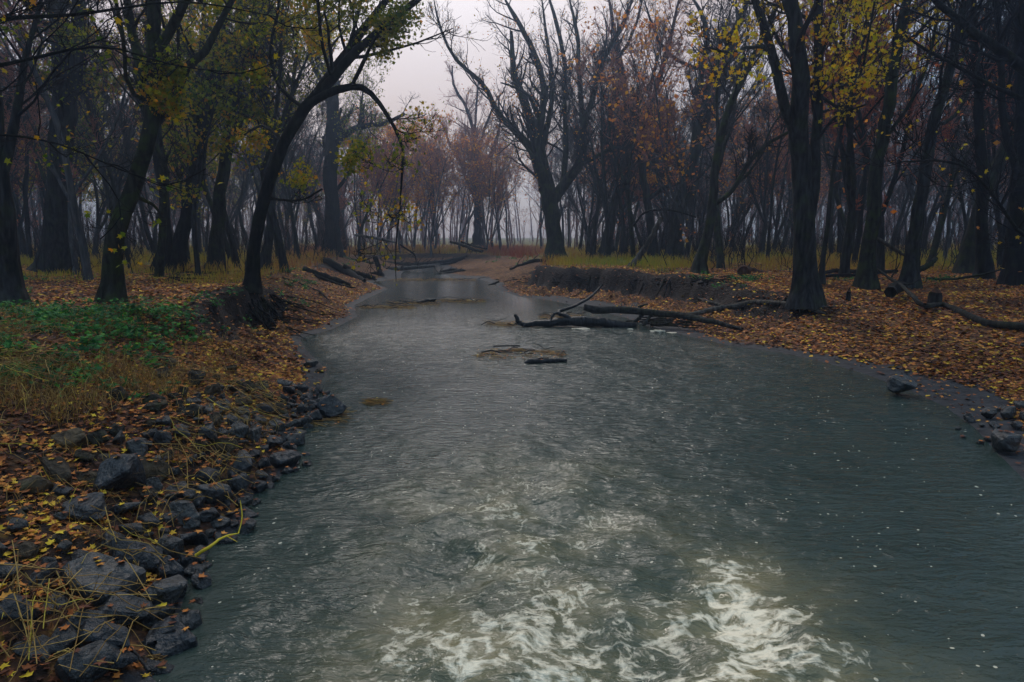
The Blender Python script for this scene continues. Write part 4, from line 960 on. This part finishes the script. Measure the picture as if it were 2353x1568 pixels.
for (o, w, wet, gr_) in ROCKSET:
    if gr_ is None or 'right shore' in gr_: continue
    q = min(named, key=lambda a: (a[0] - o.location).length); d_ = o.location - q[0]
    where = ('behind' if d_.y > 0 else 'in front of') if abs(d_.y) > abs(d_.x) else ('right of' if d_.x > 0 else 'left of')
    size = 'tiny' if w < .17 else 'small' if w < .25 else 'middling' if w < .38 else 'large'
    byl.setdefault(f"{size} {'wet dark' if wet else 'dry brown'} stone {'close ' if d_.length < .5 else ''}{where} {q[1]}", []).append(o)
L = sorted([q[0] for q in ROCKSET if q[3] and 'right shore' in q[3]], key=lambda o: o.location.x / o.location.y)
for o, w_ in zip(L, 'leftmost,second,third,fourth,fifth,sixth,seventh,eighth,ninth,tenth,eleventh,twelfth,thirteenth,fourteenth,fifteenth,rightmost'.split(',')):
    o['label'] = w_ + (' from the left' if 'most' not in w_ else '') + ' of the small wet stones in the right shore heap'
for lab, L in byl.items():
    L.sort(key=lambda o: o.location.y); w_ = [''] if len(L) == 1 else ['nearer ', 'farther '] if len(L) == 2 else ['nearest ', 'second nearest ', 'third nearest ', 'fourth nearest ', 'fifth nearest ', 'sixth nearest '][:len(L)] if len(L) < 7 else [f'{q} ' for q in ('nearest', 'second nearest', 'third nearest', 'fourth nearest', 'fifth nearest', 'sixth nearest', 'seventh nearest', 'eighth nearest', 'ninth nearest', 'tenth nearest', 'eleventh nearest', 'farthest')][:len(L)] if len(L) < 13 else None
    for j, o in enumerate(L): o['label'] = (w_[j] if w_ else '') + lab; o['group'] = 'stones heaped on the near left bank'

# leaves and silt-brown litter lodged on the stones
bpy.context.view_layer.update(); g = Geo(); C = []
for (o, w, wet, gr_) in ROCKSET:
    for _ in range(int(3 + w * 14) if not wet else int(w * 7)):
        a, q = rr.uniform(0, 6.28), rr.uniform(0, .38) * w; x, y = o.location.x + math.cos(a) * q, o.location.y + math.sin(a) * q
        ok, hit, _n, _i = o.ray_cast(o.matrix_world.inverted() @ Vector((x, y, 5)), (o.matrix_world.inverted().to_3x3() @ Vector((0, 0, -1))).normalized())
        if ok: C.append((o.matrix_world @ hit) + Vector((0, 0, .012)))
C = np.array([c[:] for c in C]); N = len(C)
g.leaves(C, RNG.uniform(.05, .10, N), np.clip(RNG.normal(.5, .25, N), 0, 1), True, flat=.85)
tag(g.build('fallen_leaves', M['litter'], smooth=False), 'scattered leaves lodged on the stones of both shores', 'leaf litter', kind='stuff')

# ------------------------------------------------------------------ fallen timber
def timber(name, label, limbs, mt='log', cat='log', mode='ground', lift=.0, group=None, seed=0, sides=12, twigs=0, parts=('trunk', 'branch')):
    """limbs: lists of (u, v, width[, depth]); without a depth a point lies on the ground or water seen there"""
    rng = np.random.default_rng(seed + 500); root = None
    for li, L in enumerate(limbs):
        P, R = [], []
        for q in L:
            u, v, w = q[:3]
            if len(q) > 3: p = aty(u, v, q[3])
            else: p = ground(u, v); p = p + np.array([0, 0, w * .5 / FL * p[1] * .55 + lift])
            P.append(p); R.append(w * .5 / FL * p[1])
        P, R = np.array(P), np.array(R)
        if root is None: root = empty(name, P[len(P) // 2], label, cat, group)
        K = 18; Q, RR = resample(P, R, K); Q[1:-1] += rng.normal(size=(K - 2, 3)) * RR[1:-1, None] * .14
        g = Geo(); g.tubes(Q[None], RR[None], sides, rough=.16, cap=True)
        if li == 0 and twigs:
            A = spawn(Q[None], RR[None], np.array([twigs]), .2, (30, 80), .1, 5, .02, .3, .35, .008, rng=rng); B = spawn(A[0], A[1], np.full(len(A[0]), 3), .5, (25, 60), .2, 4, .0, .3, .5, .005, rng=rng)
        for v_ in g.V: v_ -= np.array(root.location)
        g.build(parts[0] if li == 0 else parts[1], M[mt], root)
        if li == 0 and twigs:
            g = Geo(); g.tubes(*A, 4, .3); g.tubes(*B, 3, .5)
            for v_ in g.V: v_ -= np.array(root.location)
            g.build('twigs', M['twig_dark'], root)
    return root
Yz = lambda u, v, z=0.: float(atz(u, v, z)[1])
ya = Yz(1340, 752)
timber('fallen_log', 'thick blue-black log in the water at the right bank, horned at its left end',
       [[(1200, 748, 8, ya), (1225, 745, 13, ya), (1270, 741, 19, ya), (1340, 739, 24, ya), (1400, 743, 22, ya), (1462, 749, 16, ya)],
        [(1203, 746, 11, ya), (1190, 738, 10, ya), (1186, 728, 8, ya), (1182, 723, 5, ya)],
        [(1318, 736, 12, ya), (1303, 727, 11, ya), (1282, 720, 9, ya + .3), (1322, 702, 7, ya + .8), (1359, 681, 6, ya + 1.3), (1384, 655, 4, ya + 1.8)],
        [(1286, 721, 8, ya + .1), (1272, 722, 6, ya - .2), (1265, 736, 5, ya - .3)]], 'log_wet', seed=1)
yb = Yz(1440, 716, .55)
timber('fallen_log', 'long grey fallen trunk, torn left end over the water, tapering onto the leaves',
       [[(1342, 706, 14, yb), (1362, 711, 19, yb), (1400, 711, 16, yb - .1), (1478, 717, 17, yb - .4), (1530, 721, 16, yb - .9), (1587, 729, 15, yb - 1.8), (1650, 742, 12, yb - 2.8), (1706, 757, 9, yb - 3.6)],
        [(1480, 718, 9, yb - .4), (1468, 732, 8, yb - .4), (1455, 742, 6, yb - .4)], [(1500, 720, 6, yb - .5), (1488, 735, 8, yb - .6), (1478, 748, 10, yb - .7)],
        [(1468, 706, 7, yb - .3), (1478, 702, 5, yb - .2), (1488, 699, 4, yb)]], 'log', seed=2)
timber('fallen_limb', 'smooth curved limb ending in a fork on the leaves before the triple-stemmed maple',
       [[(1560, 726, 9, yb - 1.2), (1600, 720, 11, yb - 1.4), (1640, 718, 13), (1681, 710, 13), (1712, 703, 12), (1775, 702, 11), (1837, 710, 10), (1862, 716, 8), (1899, 727, 5)],
        [(1850, 713, 7), (1880, 711, 6), (1922, 710, 4)], [(1604, 689, 4), (1634, 700, 7), (1655, 706, 7), (1668, 709, 4)], [(1760, 702, 5), (1785, 698, 5), (1806, 692, 4)]], 'log_grey', seed=3, lift=.05)
timber('fallen_limb', 'dark bent branch lying across the right-hand leaves and running out of the photo',
       [[(2011, 614, 3, 30), (2046, 640, 6, 27), (2069, 655, 8, 25), (2096, 679, 10, 22.5), (2123, 704, 12, 20.5), (2162, 708, 13), (2220, 731, 15), (2278, 752, 17), (2353, 761, 19), (2450, 768, 20)],
        [(2046, 640, 4, 27), (2060, 620, 3, 27), (2068, 604, 2, 27)], [(2069, 655, 4, 25), (2100, 650, 3, 25), (2115, 640, 2, 25)]], 'log', seed=4, lift=.06)
yf = Yz(1255, 834)
timber('floating_log', 'short black log floating in mid river in front of a raft of leaves', [[(1206, 836, 8, yf), (1216, 832, 13, yf), (1250, 831, 11, yf), (1290, 828, 10, yf + .1), (1303, 828, 8, yf + .1)], [(1225, 829, 5, yf), (1240, 824, 4, yf), (1262, 823, 3, yf)]], 'log_wet', seed=5)
# beaver-cut stumps
def stump(u, v, vtop, w, label, top=.2, bark='bark'):
    p = ground(u, v); y_ = p[1]; hgt = (v - vtop) / FL * y_ / cP; r = w * .5 / FL * y_
    root = empty('gnawed_stump', p, label, 'stump')
    g = Geo(); P = np.array([[0, 0, -.05], [0, 0, hgt * .2], [0, 0, hgt * .5], [.01, 0, hgt * .72]]); g.tubes(P[None], np.array([[1.2, 1.05, 1, .85]]) * r, 12, rough=.15, cap=True); g.build('trunk', M[bark], root)
    g = Geo(); P = np.array([[.01, 0, hgt * .70], [.01, 0, hgt * .82], [.02, 0, hgt * .93], [.03, 0, hgt]]); g.tubes(P[None], np.array([[.85, .62, .35, top]]) * r, 12, rough=.2, cap=True); g.build('gnawed_top', M['bark_red'], root)
stump(2147, 702, 661, 29, 'biggest gnawed stump, round-shouldered, standing behind the dark bent branch')
stump(1949, 692, 662, 11, 'thin beaver-gnawed stump like a little post to the right of the huge maple', .5)
stump(1807, 696, 680, 10, 'lowest dark stub in the leaves just left of the huge maple foot', .8, 'bark_dark')
timber('cut_log', 'round-ended dark log lying end-on in front of the leaning grey tree', [[(2046, 672, 26, 23.6), (2056, 664, 24, 24.6), (2075, 656, 20, 26.5)]], 'bark_dark', seed=6)
timber('rotten_stump', 'ragged reddish rotten stump with its fallen trunk trailing right through the grass', [[(1708, 632, 26), (1712, 622, 24, 37), (1716, 612, 14, 37)], [(1715, 618, 14, 37), (1740, 624, 10, 37), (1775, 634, 7, 36.5)]], 'bark_red', 'stump', seed=7)
timber('fallen_log', 'low dark log behind the gap between the huge maple and the mossy-footed tree', [[(1890, 634, 8), (1930, 630, 10), (1980, 632, 10), (2060, 630, 8)], [(1900, 642, 7), (1950, 639, 8), (1990, 640, 6)]], 'bark_dark', seed=8, lift=.1)
timber('fallen_log', 'heavy log with a raised right end lying behind the leaning grey tree', [[(2080, 636, 10, 32), (2110, 622, 14, 32), (2140, 604, 13, 32), (2152, 592, 9, 32)], [(2130, 640, 6, 31), (2180, 642, 6, 31), (2260, 630, 5, 31), (2300, 620, 4, 31)]], 'bark_moss', seed=9)
timber('broken_branch', 'yellowish splintered limb slanting down between two grey trees on the right', [[(2013, 545, 6, 30), (2030, 556, 9, 30), (2055, 572, 9, 30), (2080, 588, 6, 30)]], 'log_grey', 'branch', seed=10)
# left bank and the jam at the bend
timber('fallen_log', 'lower of two dark logs slanting down the left bank, its end split', [[(700, 620, 9), (722, 630, 12), (757, 643, 13), (788, 653, 12), (805, 658, 8)], [(724, 634, 7), (760, 650, 8), (800, 662, 7), (815, 663, 4)]], 'bark_dark', seed=11)
timber('fallen_log', 'upper thicker dark log slanting down the left bank into the pool', [[(742, 603, 12), (762, 612, 16), (784, 624, 16), (812, 638, 14), (838, 651, 8)]], 'bark_dark', seed=12, lift=.1)
timber('fallen_log', 'thin dark log half buried in leaves below the split log on the left bank', [[(650, 640, 4), (690, 655, 6), (725, 668, 5), (755, 690, 3)]], 'bark_dark', seed=13)
ys = Yz(870, 640)
timber('snag', 'short black snag leaning upright out of the log jam', [[(878, 640, 15, ys), (872, 622, 11, ys), (866, 604, 11, ys), (862, 592, 12, ys)], [(880, 634, 9, ys), (865, 628, 8, ys), (848, 630, 6, ys)]], 'bark_dark', 'snag', seed=14)
for i, (pts, lab, mt) in enumerate([
  ([(794, 596, 7), (830, 602, 9), (870, 611, 9), (895, 616, 6)], 'straight mossy log at the back left of the jam', 'bark_moss'),
  ([(804, 606, 10), (850, 603, 9), (900, 606, 9), (946, 608, 7)], 'long low log running behind the upright snag', 'log'),
  ([(858, 622, 10), (900, 619, 9), (940, 616, 8), (1000, 612, 5)], 'grey log bridging the channel in front of the long low log', 'log_grey'),
  ([(919, 609, 5), (985, 604, 5), (1040, 597, 6), (1074, 588, 4)], 'slender pole reaching right from the jam up to the bank', 'log'),
  ([(980, 628, 7), (1015, 612, 9), (1045, 600, 8), (1068, 592, 5)], 'dark log slanting up the right side of the jam', 'bark_dark'),
  ([(985, 634, 6), (1030, 628, 7), (1065, 622, 6), (1088, 630, 4)], 'crooked bleached branch at the foot of the right side of the jam', 'log_grey'),
  ([(1010, 626, 5), (1040, 620, 6), (1075, 626, 4)], 'short grey branch lying over the crooked bleached one', 'log'),
  ([(790, 612, 9), (815, 626, 10), (850, 636, 10), (862, 640, 7)], 'dark log sloping into the left end of the jam', 'bark_dark')]):
    yy = Yz(pts[len(pts) // 2][0], pts[len(pts) // 2][1], .35)
    timber('driftwood_log', lab, [[(u, v, w * 1.15, min(yy + (i % 3) * .5, 80)) for u, v, w in pts]], mt, 'driftwood', seed=20 + i, twigs=16)
timber('fallen_branch', 'thin pale pole leaning over the bank in the mist left of the bend', [[(815, 540, 4, 70), (850, 546, 7, 70), (885, 552, 6, 70), (912, 558, 3, 70)]], 'log_grey', 'branch', seed=40)
timber('fallen_tree', 'dark brushy treetop fallen on the right bank beyond the pool', [[(1035, 556, 5, 66), (1060, 562, 7, 64), (1085, 572, 8, 62), (1108, 578, 6, 60)], [(1060, 556, 4, 64), (1090, 566, 5, 62), (1118, 572, 3, 60)]], 'bark_dark', 'fallen tree', seed=41, twigs=16)
timber('fallen_branch', 'crooked thin branch hooked down over the log jam', [[(919, 562, 3, 52), (938, 575, 4, 52), (952, 585, 4, 52), (957, 604, 2, 52)]], 'bark_dark', 'branch', seed=42, twigs=12)
timber('fallen_branch', 'dark ragged branch on the grassy lip above the undercut right bank', [[(1172, 622, 4), (1200, 612, 7), (1225, 604, 8), (1262, 603, 6), (1292, 601, 4)]], 'bark_dark', 'branch', seed=43, lift=.08, twigs=12)
timber('fallen_branch', 'stick leaning out over the water from the muddy shore under the dark cut bank', [[(1122, 655, 2, 44), (1136, 652, 5, 44), (1147, 647, 4, 44)]], 'bark_dark', 'branch', seed=44)
timber('dead_branch', 'thin arching dead branch deep in the right-hand wood', [[(1455, 520, 4, 38), (1480, 490, 5, 38), (1540, 484, 4, 38), (1600, 500, 3, 38)]], 'bark_dark', 'branch', seed=45, twigs=8)
# roots and bare earth under the black arching tree
def roots(u, v, su, sv, n_, label):
    p0 = ground(u, v); root = empty('exposed_roots', p0, label, 'roots')
    for _ in range(n_):
        p = ground(RNG.normal(u, su), RNG.normal(v - sv * .6, sv * .4)); q = [p + np.array([0, 0, .04])]
        d_ = np.array([RNG.normal(.7 if su else 0, .6), RNG.normal(-.3, .5), 0]) * .28
        for k in range(6):
            c = q[-1] + d_ + RNG.normal(size=3) * .07; c[2] = min(q[-1][2] + .03, float(height(c[:1], c[1:2])[0]) + RNG.uniform(.02, .14)); q.append(c)
        q = np.array(q) - p0; g = Geo(); g.tubes(q[None], np.linspace(RNG.uniform(.02, .05), .006, 7)[None], 5, rough=.1)
        g.build('root', M['bark_dark'], root)
roots(600, 720, 26, 34, 60, 'black tangle of bared roots on the eroded bank below the arching tree')
roots(1560, 660, 60, 16, 46, 'dark roots and clods hanging from the lip of the right bank')
roots(1330, 650, 95, 10, 60, 'straggling roots and dead grass along the crest of the dark cut bank')
roots(1500, 752, 16, 14, 40, 'muddy root wad where the two big logs meet at the right bank')
roots(410, 640, 26, 12, 40, 'grey thicket of shoots and roots round the left pair of trunks')

# ------------------------------------------------------------------ drift on the water
M['foam'] = mat('river_foam', .8, .3)[0]; M['foam'].node_tree.nodes['Principled BSDF'].inputs['Base Color'].default_value = (.50, .46, .38, 1)
def raft(name, label, u0, u1, v0, v1, n_, mt='straw', cat='debris', leafy=.3, arc=0, sticks=14):
    p0 = atz((u0 + u1) / 2, (v0 + v1) / 2); root = empty(name, p0, label, cat); g = Geo()
    uu = RNG.uniform(0, 1, n_); vv = RNG.normal(.5, .22, n_)
    if arc: vv = np.where(RNG.random(n_) < .45, RNG.uniform(0, 1, n_), .12 + RNG.normal(size=n_) * .07 + arc * (uu - .5) ** 2)
    C = atz(u0 + (u1 - u0) * uu, v0 + (v1 - v0) * vv) - p0; C[:, 2] = RNG.uniform(.004, .03, n_)
    N1 = int(n_ * leafy); g.leaves(C[:N1], RNG.uniform(.04, .09, N1), np.clip(RNG.normal(.5, .25, N1), 0, 1), False, flat=.8)
    g.build('leaves', M['litter'], root, smooth=False)
    g = Geo(); N = n_ - N1; a = RNG.normal(.1, .5, N); L = RNG.uniform(.08, .4, N); s_ = np.array([-.5, 0, .5])
    P = C[N1:, None] + np.stack([np.cos(a)[:, None] * L[:, None] * s_, np.sin(a)[:, None] * L[:, None] * s_, 0 * a[:, None] * s_ + RNG.uniform(-.01, .03, (N, 1))], -1)
    g.tubes(P, np.full((N, 3), .006) * RNG.uniform(.5, 1.5, (N, 1)), 3, np.clip(RNG.normal(.35, .25, N), 0, 1)); g.build('reeds', M[mt], root)
    if sticks:
        i = RNG.integers(0, N, sticks); a = RNG.normal(0, .5, sticks); L = RNG.uniform(.3, 1.1, sticks)
        P = C[N1:][i][:, None] + np.stack([np.cos(a)[:, None] * L[:, None] * s_, np.sin(a)[:, None] * L[:, None] * s_, .04 + RNG.uniform(-.05, .12, (sticks, 3))], -1)
        
        for j in range(sticks):
            g = Geo(); g.tubes(P[j:j + 1], np.full((1, 3), .018) * RNG.uniform(.6, 1.4), 5, .3); g.build('stick', M['log_wet'], root)
    return root
raft('leaf_raft', 'thin arc of leaves and scum drifting behind the short floating log', 1095, 1300, 803, 828, 460, leafy=.55, arc=2.2, sticks=8)
raft('drift_pile', 'low heap of straw and sticks stranded in the pool below the tree reflections', 890, 1010, 690, 706, 430, leafy=.2)
raft('drift_pile', 'narrow streak of straw with a pale foam lump, right of the stranded heap', 1015, 1112, 687, 697, 420, leafy=.2, sticks=8)
raft('drift_pile', 'thin straw mat by the left mud flat, in front of the stranded heap', 830, 955, 702, 712, 420, leafy=.3, sticks=8)
raft('drift_line', 'pale line of scum and leaves across the foot of the log jam', 850, 1095, 639, 647, 1300, leafy=.5)
raft('drift_pile', 'straw and scum caught at the left tip of the blue-black log', 1118, 1245, 738, 754, 330, leafy=.25, sticks=5)
raft('drift_pile', 'brown scum and leaves between the two big logs', 1238, 1340, 722, 736, 300, leafy=.5, sticks=5)
raft('drift_pile', 'reed stems washed against the stones beside the lone black stone', 640, 800, 935, 985, 260, leafy=.12, sticks=1)
raft('drift_pile', 'small knot of reddish weed floating right of the lone black stone', 842, 886, 918, 932, 130, leafy=.4, sticks=0)
raft('drift_pile', 'broken reeds lodged at the very bottom left of the river beside the white foam', 280, 350, 1460, 1560, 150, leafy=.1, sticks=4)
timber('floating_stick', 'dark stick with a broken stub in the centre of the stranded straw heap', [[(950, 697, 5, Yz(975, 697)), (975, 692, 8, Yz(975, 697)), (1003, 688, 4, Yz(975, 697))]], 'log_wet', 'branch', seed=50)
def foam(u, v, w, h_, label):
    p = atz(u, v); r = w * .5 / FL * p[1]; k_ = 60; bm = bmesh.new(); bmesh.ops.create_icosphere(bm, subdivisions=4, radius=1)
    C = np.array([q.co[:] for q in bm.verts]); dn = fbm(C[:, 0] * 2.5 + C[:, 2] * 2 + u, C[:, 1] * 2.5 + v, 9, 4)
    for q, s_ in zip(bm.verts, dn): q.co = (q.co.x * r * (.6 + .8 * s_), q.co.y * r * .6 * (.3 + 1.4 * s_), q.co.z * h_ * .5 * (.3 + 1.2 * s_))
    me = bpy.data.meshes.new('foam_clump'); bm.to_mesh(me); bm.free()
    for q in me.polygons: q.use_smooth = True
    o = link(me, M['foam']); o.location = p; tag(o, label, 'foam')
foam(1336, 756, 40, .07, 'white foam cushion against the front of the blue-black log')
foam(1512, 762, 34, .12, 'cream foam lump with a tail below the muddy root wad')
foam(1547, 765, 30, .03, 'flat cream foam streak trailing right from the foam lump')
foam(1088, 691, 24, .10, 'pale foam lump riding on the narrow straw streak')
foam(1448, 757, 14, .06, 'smallest white foam ball beside the muddy root wad')
foam(332, 1482, 50, .05, 'white foam patch trapped between stones at the bottom left')
foam(1976, 850, 9, .03, 'tiny white foam fleck on the mud at the right shore')
timber('reed_stalk', 'bright yellow reed stalk slanting from the stones out over the water', [[(449, 1277, 8, Yz(449, 1285, .1)), (480, 1258, 8, Yz(449, 1285, .1)), (520, 1232, 5, Yz(449, 1285, .1) + .15), (548, 1226, 3, Yz(449, 1285, .1) + .2)],
        [(520, 1232, 2.5, Yz(449, 1285, .1) + .15), (535, 1240, 2, Yz(449, 1285, .1) + .1), (545, 1246, 1, Yz(449, 1285, .1))], [(548, 1226, 3, Yz(449, 1285, .1) + .2), (556, 1190, 3, Yz(449, 1285, .1) + .3), (552, 1150, 2, Yz(449, 1285, .1) + .4)]], 'log', 'reed', seed=51, parts=('stalk', 'leaf_blade'))
m, n, l, b = mat('yellow_reed', .6, .3); b.inputs['Base Color'].default_value = (.62, .46, .03, 1)
for o in bpy.data.objects:
    if o.parent and o.parent.name.startswith('reed_stalk'): o.data.materials[0] = m

# ------------------------------------------------------------------ haze
bpy.ops.mesh.primitive_cube_add(size=1)
hz = bpy.context.object; hz.name = 'haze'; hz.scale = (1200, 520, 36); hz.location = (0, 230, 36 / 2 - 2.6)
m = bpy.data.materials.new('haze_air'); m.use_nodes = True; n = m.node_tree.nodes; n.remove(n['Principled BSDF'])
pv = n.new('ShaderNodeVolumePrincipled'); pv.inputs['Density'].default_value = .0016; pv.inputs['Color'].default_value = (.54, .70, .98, 1)
pv.inputs['Anisotropy'].default_value = .7
m.node_tree.links.new(pv.outputs[0], n['Material Output'].inputs['Volume']); hz.data.materials.append(m)
tag(hz, 'pale bluish mist hanging through the wood', 'haze', kind='stuff')
